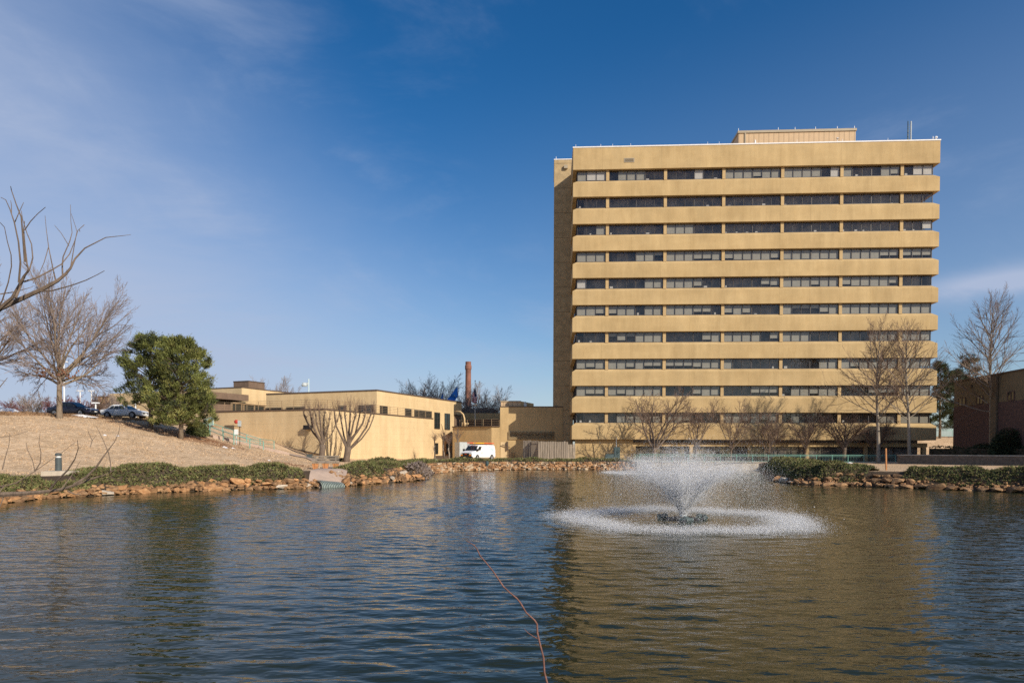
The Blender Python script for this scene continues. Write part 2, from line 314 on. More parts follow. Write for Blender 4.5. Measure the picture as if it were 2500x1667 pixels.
def ground_mat():
    m = bpy.data.materials.new('dead_lawn'); m.use_nodes = True; nt = m.node_tree; b = nt.nodes['Principled BSDF']
    N = nt.nodes.new; Lk = nt.links.new
    b.inputs['Roughness'].default_value = 1.0; b.inputs['Specular IOR Level'].default_value = 0.1
    tc = N('ShaderNodeTexCoord')
    def noise(sc, det, stretch=(1, 1, 1)):
        mp = N('ShaderNodeMapping'); mp.inputs['Scale'].default_value = stretch; Lk(tc.outputs['Object'], mp.inputs[0])
        n = N('ShaderNodeTexNoise'); n.inputs['Scale'].default_value = sc; n.inputs['Detail'].default_value = det; n.inputs['Roughness'].default_value = 0.65; Lk(mp.outputs[0], n.inputs['Vector']); return n.outputs['Fac']
    r1 = N('ShaderNodeValToRGB'); e = r1.color_ramp.elements
    e[0].position = 0.3; e[0].color = (0.52, 0.37, 0.225, 1); e[1].position = 0.62; e[1].color = (0.70, 0.515, 0.335, 1); Lk(noise(0.55, 10), r1.inputs[0])
    fine = N('ShaderNodeMix'); fine.data_type = 'RGBA'; fine.blend_type = 'MULTIPLY'; fine.inputs[0].default_value = 0.85
    r2 = N('ShaderNodeValToRGB'); r2.color_ramp.elements[0].position = 0.3; r2.color_ramp.elements[0].color = (0.55, 0.5, 0.45, 1); r2.color_ramp.elements[1].position = 0.6
    Lk(noise(2.6, 12, (1, 1, 2)), r2.inputs[0]); Lk(r1.outputs[0], fine.inputs[6]); Lk(r2.outputs[0], fine.inputs[7])
    # patches of rust-brown leaf litter with their own outlines: along the brow, under the pine
    vm = N('ShaderNodeVertexColor'); vm.layer_name = 'litter'
    ad = N('ShaderNodeMath'); ad.operation = 'MULTIPLY_ADD'; ad.inputs[1].default_value = 1.5; ad.inputs[2].default_value = -0.72; Lk(noise(1.1, 8), ad.inputs[0])
    s2 = N('ShaderNodeMath'); s2.operation = 'ADD'; Lk(vm.outputs['Color'], s2.inputs[0]); Lk(ad.outputs[0], s2.inputs[1])
    cl = N('ShaderNodeMapRange'); cl.inputs['From Min'].default_value = 0.35; cl.inputs['From Max'].default_value = 0.75; Lk(s2.outputs[0], cl.inputs[0])
    lit = N('ShaderNodeValToRGB'); lit.color_ramp.elements[0].color = (0.11, 0.06, 0.03, 1); lit.color_ramp.elements[1].color = (0.40, 0.20, 0.10, 1)
    lit.color_ramp.elements[0].position = 0.3; lit.color_ramp.elements[1].position = 0.65; Lk(noise(3.5, 8), lit.inputs[0])
    mx = N('ShaderNodeMix'); mx.data_type = 'RGBA'; Lk(cl.outputs[0], mx.inputs[0]); Lk(fine.outputs[2], mx.inputs[6]); Lk(lit.outputs[0], mx.inputs[7])
    so_ = N('ShaderNodeSeparateColor'); Lk(vm.outputs['Color'], so_.inputs[0]); Lk(so_.outputs[0], s2.inputs[0]); m3 = N('ShaderNodeMix'); m3.data_type = 'RGBA'; Lk(so_.outputs[1], m3.inputs[0]); Lk(mx.outputs[2], m3.inputs[6]); m3.inputs[7].default_value = (.075, .055, .038, 1)
    Lk(m3.outputs[2], b.inputs['Base Color'])
    bp = N('ShaderNodeBump'); bp.inputs['Distance'].default_value = 0.12; Lk(noise(5, 9), bp.inputs['Height']); Lk(bp.outputs[0], b.inputs['Normal'])
    return m
M['ground'] = ground_mat()
g = gm.build('ground', ['ground'], smooth=True); struct(g, 'tan winter lawn rising from the pond bank to the hill on the left', 'ground')
def blob(cx, cy, rx, ry): return np.exp(-(((GX.ravel() - cx) / rx) ** 2 + ((GY.ravel() - cy) / ry) ** 2))
pine_b = H(442, 1071)
brow = np.abs(sdist(plateau, GX.ravel(), GY.ravel()))
lw = 0.85 * np.exp(-((sdist(plateau, GX.ravel(), GY.ravel()) - 1.2) / 1.6) ** 2)
lw = np.maximum(lw, 0.95 * blob(pine_b.x - 1.5, pine_b.y + 3.0, 7.5, 4.2)); lw = np.maximum(lw, 0.8 * blob(-17.5, 57, 3.5, 5)); PD = sdist(pond, GX.ravel(), GY.ravel()); soil = 1 - sst(1.6, 3.0, PD)
lw[(sdist(pond, GX.ravel(), GY.ravel()) < 4.0) & (sdist(pond, GX.ravel(), GY.ravel()) > 3.4) & (GX.ravel() < -14) & (GX.ravel() > -40)] += 0.25
ca = g.data.color_attributes.new('litter', 'FLOAT_COLOR', 'POINT')
ca.data.foreach_set('color', np.stack([lw, soil, lw, np.ones_like(lw)], 1).astype('f').ravel())

gr = MB(); rng = random.Random(17); XY = np.array([(rng.uniform(-58, -13), rng.uniform(38, 74)) for _ in range(60000)])
PDg = sdist(pond, XY[:, 0], XY[:, 1]); PLg = sdist(plateau, XY[:, 0], XY[:, 1]); Zg = terrain(XY[:, 0], XY[:, 1])
for (x, y), d_, p_, z in zip(XY, PDg, PLg, Zg):
    if d_ < 3.2 or p_ < -1.5 or p_ > 30: continue
    n_ = math.sin(x * .8 + 2 * math.sin(y * .6)) * math.sin(y * .9 + x * .25); br_ = p_ < 3.2 and rng.random() < .75
    if not br_ and rng.random() > .20 + .2 * n_: continue
    for k in range(3):
        a = rng.random() * 6.28; l = rng.uniform(.05, .13) * (1.7 if br_ else 1); w_ = rng.uniform(.02, .05); q = Vector((x + rng.gauss(0, .06), y + rng.gauss(0, .06), z - .01)); u = Vector((math.cos(a), math.sin(a), 0)) * w_
        gr.tri(q - u, q + u, q + Vector((rng.gauss(0, .04), rng.gauss(0, .04), l)), 2 if br_ else rng.choice((0, 0, 1)))
M['grassA'] = mat('straw_grass', (.50, .365, .235), .95, .12, 1); M['grassB'] = mat('brown_grass', (.44, .315, .20), .95, .15, 1); M['grassC'] = mat('rank_brown_grass', (.24, .15, .085), .95, .4, .8)
tag(gr.build('grass', ['grassA', 'grassB', 'grassC']), 'dry winter grass tufts on the hillside', 'grass', kind='stuff')
# ------------------------------------------------------------------ water
def water_mat():
    m = bpy.data.materials.new('pond_water'); m.use_nodes = True; nt = m.node_tree; b = nt.nodes['Principled BSDF']
    N = nt.nodes.new; Lk = nt.links.new
    b.inputs['Base Color'].default_value = (0.019, 0.024, 0.011, 1); b.inputs['Roughness'].default_value = 0.04; b.inputs['IOR'].default_value = 1.29
    ge = N('ShaderNodeNewGeometry')
    def m2(op, a, c):
        n = N('ShaderNodeMath'); n.operation = op
        for i, v in enumerate((a, c)):
            if isinstance(v, (int, float)): n.inputs[i].default_value = v
            else: Lk(v, n.inputs[i])
        return n.outputs[0]
    def height(off, sc, det, stretch, rot, rough, dist):
        ad = N('ShaderNodeVectorMath'); ad.operation = 'ADD'; Lk(ge.outputs['Position'], ad.inputs[0]); ad.inputs[1].default_value = off
        mp = N('ShaderNodeMapping'); mp.inputs['Scale'].default_value = stretch; mp.inputs['Rotation'].default_value = (0, 0, rot); Lk(ad.outputs[0], mp.inputs[0])
        n = N('ShaderNodeTexNoise'); n.inputs['Scale'].default_value = sc; n.inputs['Detail'].default_value = det; n.inputs['Roughness'].default_value = rough; n.inputs['Distortion'].default_value = dist
        Lk(mp.outputs[0], n.inputs['Vector']); return n.outputs['Fac']
    def slopes(amp, eps, *a):
        h0 = height((0, 0, 0), *a); hx = height((eps, 0, 0), *a); hy = height((0, eps, 0), *a)
        return m2('MULTIPLY', m2('SUBTRACT', h0, hx), amp / eps), m2('MULTIPLY', m2('SUBTRACT', h0, hy), amp / eps)
    gust = m2('ADD', m2('MULTIPLY', height((0, 0, 0), .09, 2, (1, 1.6, 1), .3, .5, .3), 1.5), .25)
    bx_, by_ = slopes(.020, .01, 5.0, 2.0, (.62, 1.25, 1), R(-13), .5, .25)
    sx = m2('MULTIPLY', bx_, gust); sy = m2('MULTIPLY', by_, gust)
    cv = N('ShaderNodeCombineXYZ'); Lk(sx, cv.inputs[0]); Lk(sy, cv.inputs[1])
    an = N('ShaderNodeVectorMath'); an.operation = 'ADD'; Lk(cv.outputs[0], an.inputs[0]); Lk(ge.outputs['Normal'], an.inputs[1])
    nn = N('ShaderNodeVectorMath'); nn.operation = 'NORMALIZE'; Lk(an.outputs[0], nn.inputs[0]); Lk(nn.outputs[0], b.inputs['Normal']); return m
M['water'] = water_mat()
def wave_height(X, Y):
    """wind waves running towards the near bank, gusty patches, and rings spreading from the fountain"""
    g_ = np.random.default_rng(12); h = np.zeros_like(X); n = 72
    gust = .82 + .30 * np.sin(X * .13 + 1.1 * np.sin(Y * .11 + .6)) * np.sin(Y * .17 - .06 * X) + .22 * np.sin(X * .41 + Y * .23 + 2 * np.sin(Y * .3))
    gust = np.clip(gust, .35, 1.4)
    for k in range(n):
        lam = .24 * (1.0 / .24) ** (g_.random() ** 1.15); th = -math.pi / 2 + g_.normal(-.10, .36); kk = 2 * np.pi / lam
        sl = SLOPE * math.sqrt(2 / n); ph = g_.random() * 6.28
        h += sl / kk * np.sin(kk * (X * math.cos(th) + Y * math.sin(th)) + ph + .9 * np.sin(X * .35 + k) * np.sin(Y * .27 + 2 * k))
    fx, fy = G(1684, 1269, 0).xy; r = np.hypot(X - fx, Y - fy); ring = 0
    for lam, a in ((.55, .05), (.8, .05), (1.15, .04)): ring = ring + a * lam / 6.28 * np.sin(2 * np.pi * r / lam + 2 * np.sin(np.arctan2(Y - fy, X - fx) * 5 + lam * 9))
    return h * gust + ring * np.exp(-np.maximum(r - 4, 0) / 5.0)
SLOPE = .061
rr = [4.6]
while rr[-1] < 96: rr.append(rr[-1] + max(.038, .0022 * rr[-1]))
rr = np.array(rr); th = np.linspace(R(-52), R(52), 1350); TT, RR = np.meshgrid(th, rr); WX = (RR * np.sin(TT)).ravel(); WY = (RR * np.cos(TT)).ravel()
WZ = wave_height(WX, WY); nr_, nt_ = RR.shape
me = bpy.data.meshes.new('water'); me.vertices.add(len(WX)); me.vertices.foreach_set('co', np.stack([WX, WY, WZ], 1).astype('f').ravel())
ii = (np.arange(nr_ - 1)[:, None] * nt_ + np.arange(nt_ - 1)[None]).ravel(); fc_ = np.stack([ii, ii + nt_, ii + nt_ + 1, ii + 1], 1)[:, ::-1].astype('i')
me.loops.add(fc_.size); me.loops.foreach_set('vertex_index', fc_.ravel()); me.polygons.add(len(fc_)); me.polygons.foreach_set('loop_start', np.arange(0, fc_.size, 4, dtype='i'))
me.polygons.foreach_set('use_smooth', np.ones(len(fc_), bool)); me.update(calc_edges=True); me.materials.append(M['water'])
o = bpy.data.objects.new('water', me); C.objects.link(o); struct(o, 'rippled dark blue pond mirroring the tall building', 'water')
print('water normal z', me.polygons[1000].normal.z, len(WX))

# ------------------------------------------------------------------ the tall building
TA = math.atan2(-1, 18.15); c0 = P(1396, 1072, 100)
TW = thing('office_tower', 'tall tan concrete office tower with ten bands of ribbon windows', 'building', (c0.x, 100, 1.0), TA)
TF = Frame((c0.x, 100, 1.0), TA)
TL = TF.hit(2291, 700, 1, 0).x; TD = 26.0; INS = 0.55
ZB0 = TF.hit(1397, 415, 1, 0).z; ZB9 = TF.hit(1397, 1072, 1, 0).z; ST = (ZB0 - ZB9) / 10; ZT = TF.hit(1397, 362, 1, 0).z
def ring(mb, x0, x1, y0, y1, z0, z1, m=0, top=True):
    mb.box(x0, x1, y0, y1, z0, z1, m)
def spandrel(zb, h, ch):
    b = MB(); o = [(0, 0), (TL, 0), (TL, TD), (0, TD)]; i = [(INS, INS), (TL - INS, INS), (TL - INS, TD - INS), (INS, TD - INS)]
    for k in range(4):
        a, c = o[k], o[(k + 1) % 4]; e, f = i[k], i[(k + 1) % 4]
        b.quad((*a, zb), (*c, zb), (*c, zb + h), (*a, zb + h))
        if ch: b.quad((*a, zb + h), (*c, zb + h), (*f, zb + h + ch), (*e, zb + h + ch))
        b.quad((*c, zb), (*a, zb), (*e, zb), (*f, zb))
    return b
SPH, CH = 2.0, 0.42
for k in range(1, 11): spandrel(ZB0 - ST * k, SPH, CH).build('spandrel', ['tower'], TW)
pb = spandrel(ZB0, ZT - ZB0, 0); pb.box(0.4, TL - 0.4, 0.4, TD - 0.4, ZT - 0.75, ZT - 0.6)
par = pb.build('parapet', ['tower'], TW)
cp = MB()
for a in ((-0.06, TL + 0.06, -0.06, 0.4), (-0.06, TL + 0.06, TD - 0.4, TD + 0.06), (-0.06, 0.4, 0.4, TD - 0.4), (TL - 0.4, TL + 0.06, 0.4, TD - 0.4)): cp.box(*a, ZT, ZT + 0.17)
cp.build('coping', ['coping'], par)
vt = MB(); v0 = TF.hit(1524, 397, 1, 0); v1 = TF.hit(1549, 386, 1, 0)
vt.box(v0.x, v1.x, -0.05, 0.0, v0.z, v1.z, 0); vt.box(v0.x + 0.13, v1.x - 0.13, -0.07, -0.052, v0.z + 0.1, v1.z - 0.1, 1)
for k in range(4): vt.box(v0.x + 0.13, v1.x - 0.13, -0.085, -0.072, v0.z + 0.14 + k * 0.1, v0.z + 0.17 + k * 0.1, 0)
vt.build('vent', ['pent_trim', 'umber'], par)
cb = MB(); cb.box(1.7, TL - 1.7, 1.7, TD - 1.7, 0, ZT - 0.8)
for k in range(1, 11): z = ZB0 - ST * k; cb.box(INS + 0.2, TL - INS - 0.2, INS + 0.2, TD - INS - 0.2, z + 0.35, z + 0.75)
cb.build('core', ['interior'], TW)
pier_px = [1482, 1622.5, 1764.5, 1907.5, 2051.5, 2198]
piers = [TF.hit(p, 700, 1, INS).x for p in pier_px]
edges = [INS + 0.1] + piers + [TL - INS - 0.1]
for k in range(1, 11):
    z = ZB0 - ST * k + SPH + CH; zt = ZB0 - ST * (k - 1)
    for x in piers: pr = MB(); pr.box(x - 0.22, x + 0.22, INS - 0.16, INS + 0.35, z - 0.05, zt + 0.3); pr.build('window_pier', ['pier'], TW)
PB = [.40, .03, .10, .97, .62, .88, .72, .80, .85, .55]
def window(parent, a, b, z0, z1, panes, prob, axis='front', mid=True):
    """ribbon window: a frame with mullions, its glass, and the blinds drawn behind it"""
    def T(x, y, z):
        if axis == 'front': return (x, y, z)
        if axis == 'left': return (y, x, z)
        return (TL - y, x, z)
    def bx(mb, x0, x1, y0, y1, q0, q1, m=0):
        p = [T(x0, y0, q0), T(x1, y0, q0), T(x1, y1, q0), T(x0, y1, q0), T(x0, y0, q1), T(x1, y0, q1), T(x1, y1, q1), T(x0, y1, q1)]; mb.hexa(p, m)
    f = MB(); y = INS + 0.02; t = 0.055
    bx(f, a, b, y, y + 0.1, z0, z0 + 0.08); bx(f, a, b, y, y + 0.1, z1 - 0.07, z1)
    bx(f, a, a + t, y, y + 0.1, z0 + 0.08, z1 - 0.07); bx(f, b - t, b, y, y + 0.1, z0 + 0.08, z1 - 0.07)
    pw = (b - a) / panes
    for k in range(1, panes):
        hw = 0.055 if (mid and panes == 6 and k == 3) else 0.026
        bx(f, a + k * pw - hw, a + k * pw + hw, y - 0.01, y + 0.1, z0 + 0.08, z1 - 0.07)
    o = f.build('window', ['frame'], parent)
    gl = MB(); gl.quad(T(a, y + 0.05, z0), T(b, y + 0.05, z0), T(b, y + 0.05, z1), T(a, y + 0.05, z1)); gl.build('glass', ['glass'], o)
    bl = MB(); k = 0
    while k < panes:
        run = 1 if rnd() < 0.45 else min(3, panes - k)
        if rnd() < prob:
            d0 = ru(.09, .16); s = random.choice([0, 0, 0, 0, 0, 0, 0.12, 0.35, 0.62]); m = 1 if (rnd() < 0.18 and prob < 0.5) else 0
            bl = MB()
            for j in range(k, k + run):
                s2 = s if rnd() < 0.85 else 0.25
                x0 = a + j * pw + 0.03; x1 = a + (j + 1) * pw - 0.03; zb = z0 + (z1 - z0) * s2; dy = ru(0.09, 0.16)
                dy = d0; bl.quad(T(x0 - .03, y + dy, zb), T(x1 + .03, y + dy, zb), T(x1 + .03, y + dy, z1), T(x0 - .03, y + dy, z1), m)
            bl.build('blind', ['blind', 'blindw'], o)
        elif rnd() < 0.35:                 # things standing on the sill inside
            x = a + k * pw + ru(0.1, 0.6); bl = MB(); bx(bl, x, x + ru(0.2, 0.5), y + 0.4, y + 0.6, z0 + 0.05, z0 + ru(0.25, 0.5), 1); bl.build('sill_clutter', ['blind', 'blindw'], o)
        k += run
    return o
for k in range(1, 11):
    z0 = ZB0 - ST * k + SPH + CH; z1 = ZB0 - ST * (k - 1)
    for j in range(7):
        a = edges[j] + (0.23 if j else 0); b = edges[j + 1] - (0.23 if j < 6 else 0)
        pb_ = PB[k - 1]
        if j == 0 and k in (3, 5, 7, 10): pb_ = 0.12
        window(TW, a, b, z0, z1, 3 if j in (0, 6) else 6, pb_)
    window(TW, INS + 0.15, 9.8, z0, z1, 6, 0.3, 'left')
    window(TW, INS + 0.15, TD - 1, z0, z1, 12, 0.5, 'right')
# ground floor
zg = ZB9
gb = MB(); xs = TF.hit(1545, 1100, 1, 0.75).x
gb.box(0.5, xs, 0.75, 1.65, -0.3, zg - 0.02)
gb.build('plinth_wall', ['tower'], TW)
bm_ = MB(); bm_.box(xs + 0.02, TL - 0.7, 0.95, 1.5, zg - 0.98, zg - 0.42); bm_.build('beam', ['tower'], TW)
cols = [TF.hit(p, 1100, 1, 0.9).x for p in (1548, 1687.5, 1829, 1971, 2114, 2257)]
for x in cols:
    q = MB(); q.box(x - 0.24, x + 0.24, 0.88, 1.55, -0.2, zg - 0.985); q.build('column', ['pier'], TW)
for j in range(5):
    a, b = cols[j] + 0.25, cols[j + 1] - 0.25
    f = MB(); n = 4; pw = (b - a) / n; y = 1.25
    f.box(a, b, y, y + 0.1, -0.02, 0.1); f.box(a, b, y, y + 0.1, zg - 1.08, zg - 0.99)
    for k in range(n + 1): f.box(a + k * pw - 0.04, a + k * pw + 0.04, y - 0.01, y + 0.11, 0.1, zg - 1.08)
    o = f.build('window', ['frame'], TW)
    gl = MB(); gl.quad((a, y + 0.05, 0), (b, y + 0.05, 0), (b, y + 0.05, zg - 1), (a, y + 0.05, zg - 1)); gl.build('glass', ['glass'], o)
    cu = MB()
    for k in range(n):
        if (j == 0 and k != 2) or (j == 1 and k in (0, 2)) or (j > 1 and k == 0 and j != 3):
            for s in range(10):
                x0 = a + k * pw + s * pw / 10; yy = y + 0.22 + 0.05 * (s % 2)
                cu.quad((x0, yy, 0.02), (x0 + pw / 10, y + 0.22 + 0.05 * ((s + 1) % 2), 0.02), (x0 + pw / 10, y + 0.22 + 0.05 * ((s + 1) % 2), zg - 1.1), (x0, yy, zg - 1.1))
    if cu.f: cu.build('curtain', ['curtain'], o)
# stair wing at the back left, penthouse, rods, antenna
wl = TF.hit(1352, 700, 1, 10.0).x; wz = TF.hit(1360, 389, 1, 10.0).z
wb = MB(); wb.box(wl, 0.5, 10.0, 19.0, -0.5, wz - 0.12); wb.box(0.5, 9, 10.3, 18, ZT - 1, wz - 0.12)
wg = wb.build('stair_wing', ['wing'], TW)
q = MB(); q.box(wl - 0.06, 9.05, 9.94, 19.06, wz - 0.12, wz + 0.02); q.build('coping', ['coping'], wg)
q = MB(); q.box(TF.hit(1377, 407, 1, 9.6).x, TF.hit(1386, 407, 1, 9.6).x, 9.6, 9.99, TF.hit(1380, 412, 1, 9.8).z, TF.hit(1380, 404, 1, 9.8).z); q.build('wall_lamp', ['pent_trim'], wg)
pl = TF.hit(1803, 330, 1, 7.0).x; prr = TF.hit(2089, 330, 1, 7.0).x; pz = TF.hit(1803, 322, 1, 7.0).z
q = MB(); q.box(pl, prr, 7.0, 19, ZT - 1, pz - 0.25); ph = q.build('penthouse', ['penthouse'], TW)
q = MB(); q.box(pl - 0.12, prr + 0.12, 6.86, 19.1, pz - 0.25, pz + 0.1); q.box(pl + 0.9, pl + 1.1, 6.88, 6.998, ZT, pz - 0.25); q.build('gutter', ['pent_trim'], ph)
def rod(px, y, h, z, r=0.04, m='white'):
    x = TF.hit(px, 330, 1, y).x; b = MB(); b.tube([(x, y, z), (x, y, z + h)], [r, r * 0.6], 5); return b.build('lightning_rod', [m], TW)
for px in (1406, 1467, 1496, 1540, 1728, 1756, 1946, 2057, 2168): rod(px, 0.2, 0.42, ZT + 0.17, 0.035)
for px in (1803, 1900, 1941, 1991, 2044, 2086): rod(px, 7.1, 0.45, pz + 0.1, 0.06)
rod(1358, 10.2, 0.5, wz, 0.05)
for px, h in ((1844, 1.15), (1837, 0.5)):
    x = TF.hit(px, 340, 1, 1.2).x; b = MB(); b.tube([(x, 1.2, ZT + 0.1), (x, 1.2, ZT + 0.4 * h), (x, 1.2, ZT + h)], [0.09, 0.13, 0.07], 8); b.build('roof_vent', ['white'], TW)
x = TF.hit(2044, 340, 1, 1.5).x; b = MB(); b.tube([(x, 1.5, ZT), (x, 1.5, ZT + 1.0), (x + 0.02, 1.4, ZT + 1.15)], 0.05, 6); b.lathe([(0.02, ZT + 1.1), (0.2, ZT + 1.18), (0.1, ZT + 1.3)], 8, 0, (x, 1.4)); b.build('roof_lamp', ['white'], TW)
AN = MB(); ax = TF.hit(2219, 340, 1, 1.4).x; az = TF.hit(2219, 296, 1, 1.4).z
for dx, dy, r in ((-0.16, 0, 0.06), (0.0, 0.3, 0.05), (0.32, 0.1, 0.09)): AN.tube([(ax + dx, 1.4 + dy, ZT - 0.6), (ax + dx, 1.4 + dy, az)], r, 6, 0 if r < 0.08 else 1)
for k in range(12):
    z = ZT - 0.3 + (az - ZT) * k / 12; AN.bar((ax - 0.16, 1.4, z), (ax, 1.7, z + 0.2), 0.05, 0.05); AN.bar((ax - 0.16, 1.4, z + 0.1), (ax + 0.32, 1.5, z + 0.1), 0.03, 0.03)
for k in range(3): AN.box(ax - 0.26, ax - 0.12, 1.25, 1.37, ZT + 0.7 + k * 0.55, ZT + 1.05 + k * 0.55)
AN.bar((ax - 0.1, 1.5, ZT + 0.9), (ax - 0.75, 1.5, ZT - 0.5), 0.06, 0.06); AN.bar((ax + 0.1, 1.5, ZT + 0.9), (ax + 0.6, 2.2, ZT - 0.5), 0.06, 0.06)
AN.build('antenna_mast', ['utility', 'steel'], TW)
for px, r in ((2284, 0.16), (2277, 0.07), (2293, 0.18)):
    x = TF.hit(px, 330, 1, 0.6).x; x = min(x, TL - 0.3); b = MB(); b.tube([(x, 0.5, ZT), (x, 0.5, ZT + 0.62)], 0.035, 5); b.lathe([(0.03, ZT + 0.45), (r, ZT + 0.6), (r * 0.8, ZT + 0.75), (0.02, ZT + 0.85)], 8, 0, (x, 0.5)); b.build('roof_camera', ['white'], TW)

# ------------------------------------------------------------------ link building between the tower and the clinic
LK = thing('link_building', 'low tan service building joining the tower to the terraced clinic', 'building', (0, 110, 1.0), 0)
LF = Frame((0, 110, 1.0), 0)
lx0 = LF.hit(1221, 1050, 1, 0).x; lx1 = c0.x - 1.0; lz = LF.hit(1290, 991.5, 1, 0).z
b = MB(); b.box(lx0, lx1 + 0.4, 0, 14, -0.6, lz - 0.15); b.build('main_block', ['link'], LK)
b = MB(); b.box(lx0 - 0.05, lx1 + 0.4, -0.05, 14, lz - 0.15, lz); b.build('coping', ['browntrim'], LK)
lw_z = LF.hit(1160, 1041, 1, 0).z; xa = LF.hit(1105, 1060, 1, 4.5).x; xb = LF.hit(1200, 1060, 1, 0).x
b = MB(); b.hexa([(xa, 4.5, -0.6), (xb, 0.0, -0.6), (xb, 9, -0.6), (xa, 9, -0.6), (xa, 4.5, lw_z), (xb, 0.0, lw_z), (xb, 9, lw_z), (xa, 9, lw_z)])
b.box(xb, lx0 + 0.02, 0.02, 9, -0.6, lw_z); b.build('terrace_block', ['link'], LK)
b = MB(); b.bar((xa, 4.45, lw_z + 0.08), (xb, -0.06, lw_z + 0.08), 0.35, 0.16); b.bar((xb, -0.05, lw_z + 0.08), (lx0, -0.05, lw_z + 0.08), 0.3, 0.16); b.build('coping', ['browntrim'], LK)
lv = MB(); a = LF.hit(1241, 1053, 1, 0); c = LF.hit(1352, 1073, 1, 0)
lv.box(a.x, c.x, -0.12, -0.002, c.z, c.z + 0.05)
n = 9
for k in range(n): z = c.z + (a.z - c.z) * (k + 0.3) / n; lv.hexa([(a.x, -0.22, z), (c.x, -0.22, z), (c.x, -0.01, z + 0.1), (a.x, -0.01, z + 0.1), (a.x, -0.22, z + 0.04), (c.x, -0.22, z + 0.04), (c.x, -0.01, z + 0.14), (a.x, -0.01, z + 0.14)])
lv.build('louver', ['wing'], LK)
sh = MB(); s0 = LF.hit(1221, 990, 1, 0.6); s1 = LF.hit(1271, 979, 1, 0.6); s2 = LF.hit(1303, 985, 1, 0.6)
sh.box(lx0 + 0.1, s1.x, 0.6, 5, lz, s1.z - 0.1); k1 = sh.build('rooftop_shed', ['penthouse'], LK)
sh = MB(); xm = (s1.x + s2.x) / 2
sh.hexa([(s1.x, 0.65, lz), (s2.x, 0.65, lz), (s2.x, 5, lz), (s1.x, 5, lz), (s1.x, 0.65, s1.z), (s2.x, 0.65, s2.z), (s2.x, 5, s2.z), (s1.x, 5, s1.z)]); sh.build('gable_end', ['link'], k1)
sh = MB(); sh.box(lx0 + 0.02, s1.x + 0.05, 0.5, 5.1, s1.z - 0.1, s1.z + 0.05); sh.build('shed_roof', ['pent_trim'], k1)
b = MB(); x = LF.hit(1282, 987, 1, 0.2).x; b.box(x - 0.2, x + 0.25, 0.15, 0.55, lz, lz + 0.5); b.tube([(x, 0.35, lz + 0.5), (x, 0.35, lz + 0.75)], 0.12, 8); b.build('roof_fan', ['steel'], LK)
def railing(mb, pts, h, nr, step, curl=None, pr_=0.028, rr=0.02, sub=1):
    """posts every `step` along a polyline, nr rails; curl bends the post heads over"""
    for i in range(len(pts) - 1):
        a = Vector(pts[i]); b_ = Vector(pts[i + 1]); L = (b_ - a).length; n = max(1, round(L / step))
        for k in range(n + (1 if i == len(pts) - 2 else 0)):
            p = a + (b_ - a) * (k / n)
            if curl: cv = Vector(curl); mb.tube([p, p + Vector((0, 0, h * 0.78)), p + Vector((0, 0, h * 0.93)) + cv * 0.4, p + Vector((0, 0, h)) + cv], pr_, 5)
            else: mb.tube([p, p + Vector((0, 0, h))], pr_, 5)
        for j in range(nr):
            f = (j + 1) / nr; o = Vector((0, 0, h * f)) + (Vector(curl) * max(0, (f - 0.78) / 0.22) if curl else Vector())
            mb.tube([a + o, b_ + o], rr, 4)
rl = MB(); railing(rl, [(xa + 1.2, 4.0, lw_z + 0.1), (xb, 0.1, lw_z + 0.1), (lx0 - 0.15, 0.1, lw_z + 0.1)], 1.1, 4, 1.5, (0, 0.25, 0), 0.04, 0.022); rl.build('terrace_railing', ['railtan'], LK)
b = MB(); x0 = LF.hit(1133, 1110, 1, 2).x
b.box(LF.hit(1222, 1100, 1, 0).x, LF.hit(1239, 1100, 1, 0).x, -0.03, -0.002, 0, LF.hit(1222, 1079, 1, 0).z); b.build('pale_door', ['clinic'], LK)
b = MB(); x0 = LF.hit(1137, 1080, 1, 2.9).x; b.box(x0, x0 + 1.1, 2.5, 2.95, 0, LF.hit(1137, 1080, 1, 2.9).z); b.box(x0 + 1.2, x0 + 2.0, 2.0, 2.5, 0, 2.2); b.build('dark_doorway', ['interior'], LK)
# fittings on the link building's shaded wall
b = MB(); a = LF.hit(1239, 1085, 1, -0.3); b.box(a.x - 0.1, a.x + 0.1, -0.4, -0.02, a.z - 0.9, a.z + 0.5); b.bar((a.x - 0.9, -0.3, a.z), (a.x + 0.4, -0.3, a.z - 0.45), 0.1, 0.12); b.tube([(a.x + 0.15, -0.2, a.z - 0.7), (a.x + 0.15, -0.2, a.z - 2.5)], 0.05, 6); b.build('pipe_bracket', ['browntrim'], LK)
gt = MB(); a = LF.hit(1242, 1122, 1, -0.6).x
for k in range(9): gt.tube([(a + k * 0.13, -0.5, 0.0), (a + k * 0.13, -0.5, 1.05)], 0.022, 4)
gt.bar((a, -0.5, 1.0), (a + 1.05, -0.5, 1.0), 0.04, 0.04); gt.bar((a, -0.5, 0.25), (a + 1.05, -0.5, 0.25), 0.04, 0.04)
tag(gt.build('iron_gate', ['browntrim'], None, loc=None), 'small dark iron gate against the shaded service wall', 'gate'); bpy.data.objects['iron_gate'].location = (0, 110, 1.0)
